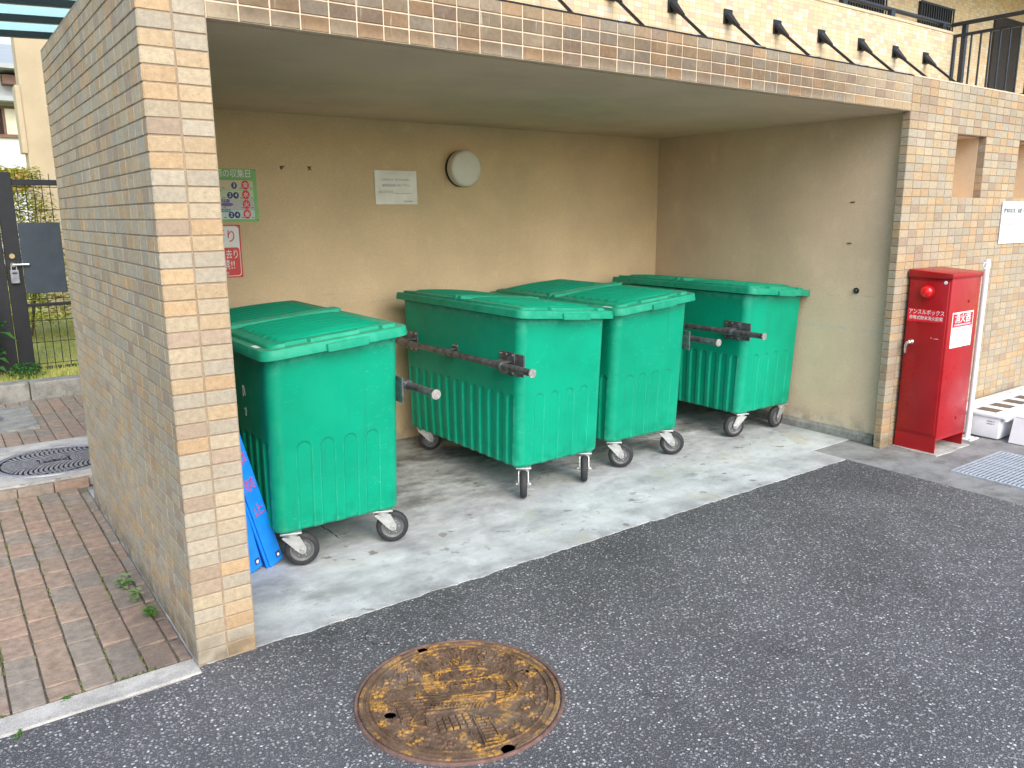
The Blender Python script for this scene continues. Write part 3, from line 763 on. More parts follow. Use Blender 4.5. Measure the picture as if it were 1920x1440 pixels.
# ------------------------------------------------------------------ bins
SL = -.08
def body_mesh():
    r = .05; hb, ht = (.296, .578), (.301, .618); z0, z1 = .170, .962
    # perimeter samples in normalised form: side, offset
    def perim(hx, hy):
        pts = []
        def seg(a, b_, step, side):
            L = math.dist(a, b_); n = max(2, int(L/step))
            for i in range(n): f = i/n; pts.append((a[0]+(b_[0]-a[0])*f, a[1]+(b_[1]-a[1])*f, side))
        return pts
    S = []   # list of functions (hx,hy)->(x,y,nx,ny,along,side)
    nx_, ny_, nc = 150, 250, 8
    zs = [z0, z0+.002, z0+.006, z0+.013, z0+.022]
    z = z0+.034
    while z < .52: zs.append(z); z += .025
    z = .525
    while z < .592: zs.append(z); z += .0045
    zs += [.61, .66, .72, .80, .88, .93, z1]
    vs = []; fs = []; npt = 2*(nx_+ny_)+4*nc
    for zi, z in enumerate(zs):
        f = (z-z0)/(z1-z0); hx = hb[0]+(ht[0]-hb[0])*f; hy = hb[1]+(ht[1]-hb[1])*f
        ins = {0: .022, 1: .013, 2: .007, 3: .0025, 4: 0}.get(zi, 0)
        ring = []
        for i in range(nx_): ring.append((-hx+r+(2*hx-2*r)*i/nx_, -hy, 0, -1, 'e'))
        for i in range(nc): a = R(-90+90*i/nc); ring.append((hx-r+r*math.cos(a), -hy+r+r*math.sin(a), math.cos(a), math.sin(a), 'c'))
        for i in range(ny_): ring.append((hx, -hy+r+(2*hy-2*r)*i/ny_, 1, 0, 's'))
        for i in range(nc): a = R(0+90*i/nc); ring.append((hx-r+r*math.cos(a), hy-r+r*math.sin(a), math.cos(a), math.sin(a), 'c'))
        for i in range(nx_): ring.append((hx-r-(2*hx-2*r)*i/nx_, hy, 0, 1, 'e'))
        for i in range(nc): a = R(90+90*i/nc); ring.append((-hx+r+r*math.cos(a), hy-r+r*math.sin(a), math.cos(a), math.sin(a), 'c'))
        for i in range(ny_): ring.append((-hx, hy-r-(2*hy-2*r)*i/ny_, -1, 0, 's'))
        for i in range(nc): a = R(180+90*i/nc); ring.append((-hx+r+r*math.cos(a), -hy+r+r*math.sin(a), math.cos(a), math.sin(a), 'c'))
        for x, y, nx, ny, k in ring:
            d = 0
            if k == 'e': al, cs, hw, dep = x/hx*.29, (-.155, -.052, .052, .155), .033, .0055
            elif k == 's': al, cs, hw, dep = y/hy*.58, [-.506+.0844*q for q in range(13)], .027, .0085
            if k != 'c':
                c = min(cs, key=lambda q: abs(q-al)); zt = .577-hw
                dist = abs(al-c) if z < zt else math.hypot(al-c, z-zt)
                t = max(0, min(1, (hw-dist)/.009+.2)); d = -dep*t*t*(3-2*t)
                if k == 's': d += .003*math.sin(math.pi*max(0, min(1, (.6-z)/.4)))   # slight belly of the long sides
                # blow-moulded walls are never dead flat
                d += .0022*mnoise.noise((x*5, y*5, z*4))
            dd = d-ins
            zz = z + max(0, (z-.62)/(z1-.62))*SL*x
            vs.append((x+nx*dd, y+ny*dd, zz))
    for zi in range(len(zs)-1):
        for i in range(npt): j = (i+1) % npt; fs.append((zi*npt+i, zi*npt+j, (zi+1)*npt+j, (zi+1)*npt+i))
    fs.append(tuple(range(npt-1, -1, -1))); fs.append(tuple((len(zs)-1)*npt+i for i in range(npt)))
    return MB().add(vs, fs)

def lid_mesh(sgn):
    """one lid half reaching from the seam to the end sgn (-1 front, +1 back)"""
    m = MB(); hx, L = .331, .668; zb, zt = .969, 1.009
    def outline(hx, ya, yb, r, n=7, notch=False):
        pts = [(-hx, ya), (hx, ya)] if False else []
        # go round: seam side square corners, end side rounded
        pts = [(-hx, ya), (-hx, yb-r)]
        for i in range(1, n+1): a = R(180-90*i/n); pts.append((-hx+r+r*math.cos(a), yb-r+r*math.sin(a)))
        if notch:
            for c in (-.16, .17):
                pts += [(c-.055, yb), (c-.047, yb-.020), (c+.047, yb-.020), (c+.055, yb)]
        for i in range(n+1): a = R(90-90*i/n); pts.append((hx-r+r*math.cos(a), yb-r+r*math.sin(a)))
        pts.append((hx, ya)); return pts
    def loft(rings):
        n = len(rings[0]); vs = []; fs = []
        for rg in rings: vs += rg
        for k in range(len(rings)-1):
            for i in range(n): j = (i+1) % n; fs.append((k*n+i, k*n+j, (k+1)*n+j, (k+1)*n+i))
        fs.append(tuple(range(n-1, -1, -1))); fs.append(tuple((len(rings)-1)*n+i for i in range(n)))
        m.add(vs, fs)
    ya = .0035
    loft([[(x, y, z) for x, y in outline(hx+o, ya, L+o, .055+o)] for o, z in ((.004, zb), (.004, zb+.003), (-.001, zt-.004), (-.005, zt))])
    loft([[(x, y, z) for x, y in outline(hx-.038+o, ya+.004, L-.040+o, .035, notch=True)] for o, z in ((.002, zt-.006), (0, zt+.010), (-.004, zt+.014))])
    # end grip: a box-like pocket standing proud of the skirt
    g = [[(x, y, z) for x, y in rrect(.095+o, .02, .006, 3)] for o, z in ((-.003, zb-.004), (0, zb-.001), (0, zt-.014), (-.003, zt-.011))]
    g = [[(x-sgn*.03, y+L-.004, z) for x, y, z in rg] for rg in g]; loft(g)
    # seam ridge across the lid
    loft([[(x, y+ya+.022, z) for x, y in rrect(hx-.045+o, .018+o, .012, 4)] for o, z in ((.003, zt+.008), (.001, zt+.024), (-.004, zt+.030))])
    # ribbed, slightly domed panel
    nx_, ny_ = 54, 130; y0, y1 = .062, L-.095; x0, x1 = -.255, .255; nr = 7
    vs = []; fs = []
    for j in range(ny_+1):
        y = y0+(y1-y0)*j/ny_
        for i in range(nx_+1):
            x = x0+(x1-x0)*i/nx_
            u = (x-x0)/(x1-x0); v = (j/ny_)*nr; ph = v-math.floor(v); ri = min(nr-1, int(v))
            e0 = .035+.006*ri; taper = max(0, min(1, (min(u, 1-u)-.01)/.075)); taper = taper*taper*(3-2*taper)
            rib = max(0, .5-.62*math.cos(2*math.pi*ph))**1.1 if 0 < ph < 1 else 0
            dome = .008*math.sin(math.pi*u)**.9
            edge_ = min(1, j/2, (ny_-j)/2)
            h = (dome*.75 + rib*(.0095+.2*dome)*taper)*edge_ - (.004 if (i in (0, nx_) or j in (0, ny_)) else 0)
            vs.append((x, y, zt+.0130+h))
    for j in range(ny_):
        for i in range(nx_): a = j*(nx_+1)+i; fs.append((a, a+1, a+nx_+2, a+nx_+1))
    m.add(vs, fs)
    m.v = [(x, y*sgn, z+SL*x) for x, y, z in m.v]
    return m

def make_caster():
    m = MB(); m.cbox((-.046, -.042, .158), (.046, .042, .166), .002); m.cyl((0, 0, .140), (0, 0, .159), .034, 20)
    for s in (-1, 1):    # fork cheeks, raked back to the axle
        pl = [(-.040, .142), (.036, .142), (.062, .088), (.058, .064), (.044, .058), (.030, .066)]
        m.prism(pl, s*.026-.002, s*.026+.002, Matrix(((1,0,0,0),(0,0,1,0),(0,1,0,0),(0,0,0,1))))
    m.box((-.036, -.027, .138), (.034, .027, .143))
    m.cyl((.044, -.034, .075), (.044, .034, .075), .009, 12)
    c = m.build('caster', 'steel', None, 35)
    W = wallM((.044, 0, .0755), (1, 0, 0), (0, 0, 1))
    MB().lathe([(.052, -.019), (.058, -.0195), (.068, -.018), (.0735, -.012), (.0755, -.004), (.0755, .004), (.0735, .012), (.068, .018), (.058, .0195), (.052, .019)], W, 40, closed=True).build('tyre', 'rubber', c, 60)
    MB().lathe([(.0001, -.018), (.016, -.018), (.018, -.012), (.040, -.010), (.046, -.016), (.0525, -.017), (.0525, .017), (.046, .016), (.040, .010), (.018, .012), (.016, .018), (.0001, .018)], W, 36).build('rim', 'wheel', c, 40)
    m = MB()
    for s in (-1, 1):
        m.cyl((.044, s*.034, .075), (.044, s*.040, .075), .011, 6)
        for k in range(6):
            a = k*math.pi/3; m.cyl((.044+.031*math.cos(a), s*.0095, .0755+.031*math.sin(a)), (.044+.031*math.cos(a), s*.0115, .0755+.031*math.sin(a)), .003, 8)
    tag(m.build('axle_nut', 'bolt', c), kind='stuff')
    return c

def make_bin():
    t = empty('wheeled_bin', (0, 0, 0), 'bin', 'bin', 'green wheeled bins in the enclosure')
    body_mesh().build('body', 'green', t, 50)
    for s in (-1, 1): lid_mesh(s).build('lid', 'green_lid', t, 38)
    # push bar on the -X side
    xb, zb = -.372, .742
    m = MB(); m.tube([(xb, -.80, zb), (xb, .80, zb)], .0185, 18); bar = m.build('push_bar', 'bar', t, 50)
    for s in (-1, 1):
        MB().cyl((xb, s*.800, zb), (xb, s*.806, zb), .0225, 20).build('end_cap', 'barend', bar, 40)
    for y, L, hz in ((-.50, .135, .062), (0, .05, .040), (.50, .135, .062)):
        m = MB(); xw = -.298
        m.cbox((xw-.006, y-L*.5, zb-hz), (xw+.004, y+L*.5, zb+hz), .002)
        m.box((xb-.006, y-L*.35, zb+.012), (xw, y+L*.35, zb+.0185)); m.box((xb-.006, y-L*.35, zb-.0185), (xw, y+L*.35, zb-.012))
        m.cyl((xb, y-L*.42, zb), (xb, y+L*.42, zb), .0225, 18)
        br = m.build('bracket', 'bar', t, 40)
        m = MB()
        for a in (-.4, 0, .4):
            for s in (-1, 1): m.cyl((xw-.006, y+a*L, zb+s*hz*.78), (xw-.011, y+a*L, zb+s*hz*.78), .0055, 8)
        tag(m.build('bolts', 'bolt', br), kind='stuff')
        if abs(y) > .1:    # plate folded round the corner towards the end face
            sg = 1 if y > 0 else -1
            m = MB(); m.cbox((xw-.004, min(y+sg*L*.5, y+sg*(L*.5+.075)), zb-hz*.95), (xw+.006, max(y+sg*L*.5, y+sg*(L*.5+.075)), zb+hz*.95), .003)
            m.build('corner_plate', 'bar', br)
    return t
bin0 = make_bin(); cast0 = make_caster()
labels = ['green wheeled bin nearest the tiled pillar, blue folded signs beside it',
          'green wheeled bin second from the left, its whole push bar facing the pillar',
          'green wheeled bin third from the left, pressed against its left neighbour',
          'green wheeled bin furthest right, against the beige inner wall']
spots = [(.777, 1.112, 180.0, (-18, -24, 150, 30)), (2.130, 1.235, .8, (233, 230, -20, 20)), (2.872, 1.295, 179.6, (-40, -42, 60, 90)), (4.027, 1.28, .3, (160, 183, 60, -40))]
bins = [bin0] + [copy_tree(bin0) for _ in range(3)]
for i, (cx, cy, a, sw) in enumerate(spots):
    o = bins[i]
    o.location = (cx, cy, 0); o.rotation_euler.z = R(a); o['label'] = labels[i]
    f = -1 if abs(a) > 90 else 1
    for k, (sx, sy) in enumerate(((-1, -1), (1, -1), (-1, 1), (1, 1))):      # near left, near right, far left, far right in the world
        c = cast0 if (i == 0 and k == 0) else copy_tree(cast0)
        c.parent = o
        c.location = (f*sx*.222, f*sy*.535, .004); c.rotation_euler = (0, 0, R(sw[k]-a))

# ------------------------------------------------------------------ things on the back wall
t = empty('wall_lamp', (2.437, YB, 1.816), 'round white bulkhead lamp with black base on the back wall', 'lamp')
W = wallM((0, 0, 0), (1, 0, 0), (0, 0, 1))
box_obj('back_plate', (-.118, -.004, -.118), (.118, -.0005, .118), 'stucco_back', t)
MB().lathe([(.0001, .003), (.116, .003), (.118, .006), (.118, .026), (.112, .03), (.0001, .03)], W, 48).build('base', 'black_matte', t, 40)
MB().lathe([(.108, .03), (.1175, .031), (.119, .036), (.119, .078), (.116, .088), (.108, .095), (.09, .0975), (.0001, .099)], W, 56).build('cover', 'offwhite', t, 50)

def sheet(name, x0, x1, z0, z1, y, mat, parent, tilt=0, r=0, th=.003, curl=0):
    """flat sign panel facing -Y, in parent coordinates"""
    m = MB(); cx, cz = (x0+x1)/2, (z0+z1)/2
    pts = rrect((x1-x0)/2, (z1-z0)/2, r, 4) if r else [((x1-x0)/2, (z1-z0)/2), (-(x1-x0)/2, (z1-z0)/2), (-(x1-x0)/2, -(z1-z0)/2), ((x1-x0)/2, -(z1-z0)/2)]
    m.prism(pts, 0, th, wallM((cx, y, cz), (1, 0, 0), (0, 0, 1))); return m.build(name, mat, parent)
def disc(name, x, z, rx, rz, y, mat, parent):
    m = MB(); pts = [(rx*math.cos(2*math.pi*i/24), rz*math.sin(2*math.pi*i/24)) for i in range(24)]
    m.prism(pts, 0, .0008, wallM((x, y, z), (1, 0, 0), (0, 0, 1))); return m.build(name, mat, parent)
def wtext(name, s, x, z, size, mat, parent, y, bold=.012, align='LEFT', sx=1):
    return text(name, s, size, mat, parent, wallM((x, y, z), (1, 0, 0), (0, 0, 1)), bold, align, sx)

# green collection-day poster (its left part is behind the pillar)
p = empty('collection_poster', (.885, YB, 1.63), 'green collection day poster with red and navy circles on the back wall', 'poster')
box_obj('board', (-.145, -.004, -.15), (.149, -.0005, .148), 'sign_green', p)
wtext('title', '源の収集日', -.085, .118, .048, 'white_print', p, -.0062, .03, sx=.86)
wtext('title_outline', '源の収集日', -.085, .118, .048, 'sign_green_dark', p, -.0052, .07, sx=.86)
sheet('rule', -.14, .095, .088, .090, -.0045, 'sign_green_dark', p, th=.0005)
rows = (('sign_beige', .083, '', 'sign_beige', ('3',), '金', .028), ('sign_pale', .028, '', 'sign_green_dark', ('2', '4'), '水', 0), ('sign_lilac', -.027, 'その他プラ', 'purple', (), '火', 0), ('sign_mint', -.082, 'ペットボトル', 'teal', ('2', '4'), '金', 0))
for mat, zt, head, hm, nums, kan, _ in rows:
    sheet('row_panel', -.115, .127, zt-.054, zt-.001, -.0048, mat, p, r=.008, th=.0006)
    if head:
        sheet('heading', -.103, -.012, zt-.014, zt+.004, -.0056, hm, p, r=.007, th=.0006)
        wtext('heading_text', head, -.098, zt-.005, .0135, 'white_print', p, -.0072, .01)
    disc('weekday_dot', .082, zt-.026, .022, .026, -.0056, 'red_print', p)
    wtext('weekday', kan, .082, zt-.027, .032, 'white_print', p, -.0072, .02, 'CENTER')
    for k, nu in enumerate(nums):
        xx = .025-(len(nums)-1-k)*.034 if len(nums) > 1 else .018
        disc('number_dot', xx, zt-.030, .0165, .019, -.0056, 'navy', p)
        wtext('number', nu, xx, zt-.030, .028, 'white_print', p, -.0072, .015, 'CENTER')
    for xa in (-.052, .048, .108):
        sheet('small_print', xa, xa+.016, zt-.047, zt-.041, -.0056, 'ink_soft', p, th=.0004)
disc('pill', -.03, -.053, .036, .011, -.0056, 'purple', p)
for zt, m_ in ((.083, 'pink_print'), (.028, 'sign_green_dark')): sheet('heading', -.105, -.06, zt-.014, zt+.004, -.0056, m_, p, r=.007, th=.0006)
for xx, zz in ((.142, .14), (.142, -.142)): disc('pin', xx, zz, .0035, .0035, -.0048, 'ink', p)
# red and white warning sign below it
p = empty('warning_sign', (.80, YB, 1.31), 'red and white warning sign below the green poster', 'sign')
sheet('board', -.14, .119, -.149, .153, -.0005-.0, 'red_sign', p, r=.004, th=.004)
sheet('border', -.132, .110, -.141, .145, -.0047, 'white_print', p, r=.018, th=.0004)
sheet('red_field', -.128, .106, -.137, .024, -.0053, 'red_sign', p, r=.016, th=.0004)
sheet('white_field', -.128, .106, .030, .141, -.0053, 'white_print', p, r=.014, th=.0004)
wtext('text', '断り', -.035, .083, .078, 'red_sign', p, -.0064, .035, sx=.84)
wtext('text', '抜き去り', -.052, -.018, .055, 'white_print', p, -.0064, .03, sx=.70)
wtext('text', '厳禁!!', -.050, -.078, .062, 'white_print', p, -.0064, .035, sx=.80)
wtext('text', '市', .018, -.124, .020, 'white_print', p, -.0064, .01)
disc('pin', .100, .146, .004, .004, -.0056, 'ink', p)
# laminated notice
p = empty('paper_notice', (1.944, YB, 1.687), 'laminated white paper notice beside the round lamp', 'notice')
m = MB(); vs = []; fs = []
NX, NY = 16, 12
for j in range(NY+1):
    for i in range(NX+1):
        u, v = i/NX, j/NY; xx = -.152+.304*u+.004*(1-v); zz = -.107+.212*v
        vs.append((xx, -.006-.0035*mnoise.noise((u*4, v*3, 1))-.004*math.sin(math.pi*u)*(v > .8)*(v-.8)*5, zz))
for j in range(NY):
    for i in range(NX): a = j*(NX+1)+i; fs.append((a, a+1, a+NX+2, a+NX+1))
n0 = len(vs); vs += [(x, -.0006, z) for x, y, z in vs]; fs += [tuple(k+n0 for k in f[::-1]) for f in fs]
m.add(vs, fs).build('sheet', 'paper', p, True)
wtext('text', 'この 燃えるゴミ・生ゴミは入れない', -.112, .047, .0155, 'ink_soft', p, -.0118, .015, sx=.82)
wtext('text', '出して下さい', .008, .012, .0165, 'ink_soft', p, -.0118, .005)
wtext('text', '燃えるゴミの日', -.125, -.030, .0145, 'ink_soft', p, -.0118, .0)
sheet('writing_line', -.02, .122, -.0385, -.037, -.0118, 'ink_soft', p, th=.0002)
sheet('faint_line', -.10, 0, .004, .019, -.0116, 'sign_lilac', p, th=.0002)
sheet('small_print', .05, .12, -.089, -.085, -.0116, 'ink_soft', p, th=.0002)
# torn glue marks, screw hole
for k, (x, z) in enumerate(((1.196, 1.791), (1.364, 1.790))):
    m = MB(); pts = [(-.016, .009), (.018, .011), (.006, .001), (.002, -.006), (-.004, -.012), (-.013, -.011)] if k == 0 else [(-.016, .012), (.016, .012), (.006, .003), (.014, -.012), (0, -.006), (-.010, -.016), (-.006, -.001)]
    m.prism(pts[::-1], 0, .002, wallM((0, 0, 0), (1, 0, 0), (0, 0, 1)))
    o = m.build('glue_mark', 'rust', None, loc=(x, YB-.0004, z))
    tag(o, 'small brown torn glue mark on the back wall, %s of the pair' % ('left' if k == 0 else 'right'), 'mark', 'glue marks on the back wall')
# fittings on the right inner wall
WX = wallM((0, 0, 0), (0, -1, 0), (0, 0, 1))     # faces -X
t = empty('pipe_cap', (XR, .29, 1.003), 'small dark glossy pipe cap on the beige inner wall', 'cap')
MB().lathe([(.020, 0), (.020, .006), (.017, .010), (.0001, .010)], WX, 24).build('collar', 'black', t, 40)
MB().lathe([(.014, .010), (.013, .015), (.008, .020), (.0001, .022)], WX, 24).build('dome', simple('green_black_gloss', (.02, .05, .045), .12, .3), t, 60)
for k, (z, s) in enumerate(((1.574, 'upper'), (1.31, 'lower'))):
    m = MB(); m.cbox((-.004, -.016, -.004), (0, .016, .004), .0015); m.cyl((0, -.006, 0), (-.010, -.008, .001), .003, 8)
    tag(m.build('wall_anchor', 'rust', None, loc=(XR, .367, z)), 'small rusty anchor slot on the beige inner wall, the %s one' % s, 'anchor', 'rusty anchors')

# ------------------------------------------------------------------ folded blue signs leaning on the left wall
def blue_stand(name, base, top, label, txt):
    t = empty(name, base, label, 'sign', 'folded blue no-parking stands')
    B = Vector((0, 0, 0)); T = Vector(top)-Vector(base); up = T.normalized(); L = T.length
    rt = Vector((.93, .37, 0)); rt = (rt-up*rt.dot(up)).normalized(); n = rt.cross(up)
    def fr(x, y, z): return rt*x + up*y + n*z
    def plank(nm, z0, z1, w0, w1, l0, l1, mat):
        m = MB(); m.cbox((w0, l0, z0), (w1, l1, z1), .005); m.v = [tuple(fr(*v)) for v in m.v]; return m.build(nm, mat, t)
    pl = plank('front_board', .0, .016, -.032, .045, .006, L, 'blue')
    plank('front_flange', -.002, .012, -.046, -.0335, .006, L, 'blue')
    plank('rear_board', -.030, -.016, -.046, .030, .012, L-.01, 'blue_dark')
    m = MB(); m.cbox((.012, .030, .0155), (.036, .058, .0175), .002); m.v = [tuple(fr(*v)) for v in m.v]; sl_ = m.build('latch', 'navy', pl)
    m = MB(); m.cbox((.018, .036, .0172), (.030, .050, .0190), .002); m.v = [tuple(fr(*v)) for v in m.v]; m.build('latch_plate', 'white_print', sl_)
    for k, ch in enumerate(txt):
        o = fr(.006, .285+.125*(len(txt)-1-k), .0168)
        m4 = Matrix((rt, up, n)).transposed().to_4x4(); m4.translation = o
        text('letter', ch, .062, 'blue_ink', pl, m4, .03, 'CENTER')
    return t
blue_stand('folding_sign', (.497, .648, 0), (.262, .585, .90), 'bright blue folded sign stand leaning by the pillar, the one nearer the bin', '駐車禁止')
blue_stand('folding_sign', (.395, .628, 0), (.235, .565, .82), 'bright blue folded sign stand mostly hidden behind the pillar', '')

# ------------------------------------------------------------------ red extinguisher cabinet
t = empty('fire_cabinet', (4.63, -.145, 0), 'tall red fire extinguisher cabinet with lamp in front of the tiled wall', 'cabinet')
x0, x1, y0, y1 = -.19, .185, -.135, .130
m = MB(); m.cbox((x0+.004, y0, .105), (x1, y1, 1.118), .006); m.build('body', 'red', t, 30)
m = MB(); m.cbox((x0-.006, y0+.012, .125), (x0+.004, y1-.012, 1.09), .003); dr = m.build('door', 'red', t, 30)
m = MB(); m.cbox((x0-.012, y0-.008, 1.108), (x1+.006, y1+.004, 1.140), .006)
cap_ = [v for v in m.v]; m.v = [(x, y, z+(.018 if (z > 1.13 and y > 0) else 0)) for x, y, z in m.v]; m.build('roof', 'red', t, 30)
m = MB(); m.box((x0+.004, y0+.004, 0), (x0+.012, y1, .106)); m.box((x1-.012, y0+.004, 0), (x1-.004, y1, .106)); m.box((x0+.012, y1-.010, 0), (x1-.012, y1-.002, .106))
m.box((x0+.012, y0+.004, .086), (x1-.012, y0+.012, .106)); m.build('plinth', 'red', t)
WD = wallM((x0-.006, 0, 0), (0, -1, 0), (0, 0, 1))
def dl(y, z): return Matrix.Translation((x0-.006, y, z)) @ wallM((0, 0, 0), (0, -1, 0), (0, 0, 1))
lm = dl(.006, 1.023)
MB().lathe([(.044, 0), (.046, .004), (.045, .010), (.040, .012)], lm, 32).build('lamp_ring', 'red', dr, 40)
MB().lathe([(.039, .006), (.037, .020), (.028, .032), (.014, .039), (.0001, .041)], lm, 32).build('lamp_lens', 'red_lens', dr, 60)
m = MB(); m.prism([(-.113, -.044), (.113, -.040), (.113, .034), (-.113, .037)], 0, .0012, dl(.004, .876)); m.build('label_plate', 'red_print', dr)
text('label_text', 'アンスルボックス', .034, 'white_print', dr, dl(.112, .893) @ Matrix.Translation((0, 0, .0022)), .035, sx=.83)
text('label_text', '移動式粉末消火設備', .027, 'white_print', dr, dl(.104, .857) @ Matrix.Translation((0, 0, .0022)), .03, sx=.86)
m = MB(); m.lathe([(.019, 0), (.019, .006), (.012, .010), (.011, .022), (.0001, .024)], dl(.079, .700), 20)
hp = [dl(.079, .700) @ Vector(q) for q in ((0, .002, .020), (-.010, -.004, .027), (-.016, -.020, .030), (-.018, -.045, .029), (-.018, -.072, .026))]
m.tube(hp, [.010, .010, .009, .008, .006], 10); m.build('handle', 'chrome', dr, 60)
MB().lathe([(.0001, .001), (.010, .001), (.011, 0)], dl(-.100, 1.085), 20).build('round_sticker', 'notice', dr)
m = MB(); m.prism([(-.02, -.002), (.012, -.003), (.018, 0), (.010, .003), (-.005, .001)], 0, .0008, dl(-.072, .735)); m.prism([(-.004, -.002), (.004, -.002), (.004, .002), (-.004, .002)], 0, .0008, dl(-.045, .738)); m.build('paint_scratch', 'pink_print', dr)
ys = y0
sheet('sticker', -.142, .128, .676, .898, ys-.0002, 'white_print', t, th=.001)
sheet('sticker_field', -.134, .120, .806, .889, ys-.0016, 'red_print', t, th=.0004)
wtext('sticker_text', '消火器', -.112, .858, .070, 'white_print', t, ys-.0030, .03, sx=.98)
sheet('sticker_line', -.112, .098, .814, .824, ys-.0024, 'pink_print', t, th=.0004)
r2 = random.Random(3)
for k in range(26):
    xx = r2.uniform(-.125, .095); zz = r2.uniform(.69, .795); w = r2.uniform(.008, .03)
    m = MB(); a = r2.uniform(-.9, .9); m.prism([(-w/2, -.0025), (w/2, -.0025), (w/2, .0025), (-w/2, .0025)], 0, .0004, wallM((xx, ys-.0014, zz), (math.cos(a), 0, math.sin(a)), (-math.sin(a), 0, math.cos(a))))
    m.build('sticker_drawing', r2.choice(['pink_print', 'pink_print', 'red_print', 'ink_soft']), t)
for z in (.961, .206):
    MB().lathe([(.009, 0), (.008, .005), (.0001, .007)], Matrix.Translation((.05, ys, z)) @ wallM((0, 0, 0), (1, 0, 0), (0, 0, 1)), 14).build('bolt', 'red', t, 40)
# mortar bedding at its foot
tag(MB().prism([(x*1.0, y) for x, y in [(-.215, -.16), (-.05, -.172), (.09, -.16), (.215, -.165), (.225, .02), (.2, .14), (-.2, .14), (-.222, 0)]], -.004, .004).build('mortar_pad', 'kerb', None, loc=(4.63, -.145, 0)), 'pale mortar smeared round the foot of the red cabinet', 'mortar')
# white post
t = empty('white_post', (4.995, -.225, 0), 'slim white metal post with two small loops at its top', 'post')
MB().cyl((0, 0, .004), (0, 0, 1.205), .0175, 20).build('pole', 'white', t, 40)
m = MB(); m.cbox((-.06, -.05, -.003), (.06, .05, .006), .002); m.build('base_plate', 'white', t)
for s in (-1, 1):
    m = MB(); m.tube([(s*.012, 0, 1.185), (s*.040, 0, 1.185), (s*.046, 0, 1.172), (s*.046, 0, 1.158), (s*.040, 0, 1.148), (s*.012, 0, 1.148)], .003, 8); m.build('loop', 'white', t, 60)
for a, b_ in ((-.045, -.035), (.045, -.035), (-.045, .035), (.045, .035)): MB().cyl((a, b_, .006), (a, b_, .011), .006, 6).build('bolt', 'bolt', t)
# low white boxes with brown windows lying by the wall
t = empty('white_case', (5.7, -.22, 0), 'long low white case with brown tinted windows in its lid, against the wall', 'case')
m = MB(); m.cbox((-.60, -.155, .004), (.60, .165, .150), .010); m.build('body', 'white', t, 30)
m = MB(); m.cbox((-.612, -.185, .1505), (.61, .175, .172), .006); m.cbox((-.60, -.192, .132), (.61, -.176, .172), .004); ld = m.build('lid', 'white', t, 30)
for k in range(6):
    xx = -.48+k*.195; m = MB(); m.cbox((xx-.055, -.10, .1715), (xx+.055, .035, .1732), .0008); m.build('window', 'dark_glass', ld)
m = MB()
for k in range(5): m.cyl((-.385+k*.195, .12, .172), (-.385+k*.195, .12, .1745), .006, 10)
tag(m.build('screws', 'bolt', ld), kind='stuff')
WXc = wallM((-.6005, 0, 0), (0, -1, 0), (0, 0, 1))
text('print', '0000-0', .016, 'ink', t, Matrix.Translation((-.6012, -.075, .118)) @ wallM((0,0,0), (0, -1, 0), (0, 0, 1)), .01) if False else None
for z in (.117, .100):
    m = MB(); m.prism([(0, 0), (.035, 0), (.035, .007), (0, .007)], 0, .0005, Matrix.Translation((-.6005, -.075, z)) @ wallM((0,0,0), (0,-1,0), (0,0,1)))
    m.prism([(.041, 0), (.047, 0), (.047, .007), (.041, .007)], 0, .0005, Matrix.Translation((-.6005, -.075, z)) @ wallM((0,0,0), (0,-1,0), (0,0,1))); m.build('print', 'ink_soft', t)
t = empty('sloped_cover_box', (5.45, -.54, 0), 'plain white slanted cover lying in front of the windowed white case', 'cover')
m = MB(); m.prism([(-.35, .0), (.5, .0), (.5, .165), (-.30, .165)], -.10, .12, Matrix(((1,0,0,0),(0,0,-1,0),(0,1,0,.002),(0,0,0,1)))); m.build('shell', 'white', t)
box_obj('flap', (-.30, -.128, .168), (.5, .09, .176), 'white', t, .003)
# steel grating over the gutter
t = empty('drain_grating', (4.52, -.84, 0), 'galvanised steel drain grating set in the concrete apron', 'grating')
m = MB(); m.box((-.33, -.34, -.0035), (.33, -.325, .004)); m.box((-.33, .325, -.0035), (.33, .34, .004)); m.box((-.33, -.325, -.0035), (-.315, .325, .004)); m.box((.315, -.325, -.0035), (.33, .325, .004)); m.build('frame', 'grate', t)
box_obj('well', (-.315, -.325, -.0034), (.315, .325, -.0026), 'pit', t)
bm0 = box_obj('bar', (-.315, -.0055, -.0022), (.315, .0055, .006), 'grate', t, .0015); bm0.location = (0, -.305, 0)
for k in range(1, 27):
    o = bm0.copy(); COL.objects.link(o); o.location = (0, -.305+k*.0235, 0)
m = MB()
for k in range(6): m.box((-.25+k*.1-.003, -.325, -.002), (-.25+k*.1+.003, .325, .0035))
tag(m.build('cross_rods', 'grate', t), kind='stuff')
# notice on the tiled wall
p = empty('wall_notice', (5.83, -.008, 1.43), 'white printed notice board on the tiled wall below the openings', 'notice')
sheet('board', -.197, .40, -.148, .147, .004, 'notice', p, th=.006)
wtext('title', '敷地内駐車ご遠慮下さい', -.175, .080, .040, 'ink', p, -.0036, .02, sx=.9)
sheet('red_bar', -.188, .36, .022, .040, -.0022, 'pink_print', p, th=.0005)
for k, (z, L, mt) in enumerate(((-.014, .5, 'ink_soft'), (-.033, .27, 'ink_blue'), (-.053, .5, 'ink_blue'), (-.073, .22, 'ink_soft'), (-.090, .17, 'ink_soft'), (-.118, .12, 'ink_soft'))):
    xa = -.185 if k < 5 else -.06
    r4 = random.Random(k); xx = xa
    while xx < xa+L:
        w = r4.uniform(.012, .05); sheet('print_line', xx, xx+w, z-.0035, z+.0035, -.0022, mt, p, th=.0004); xx += w+r4.uniform(.003, .012)

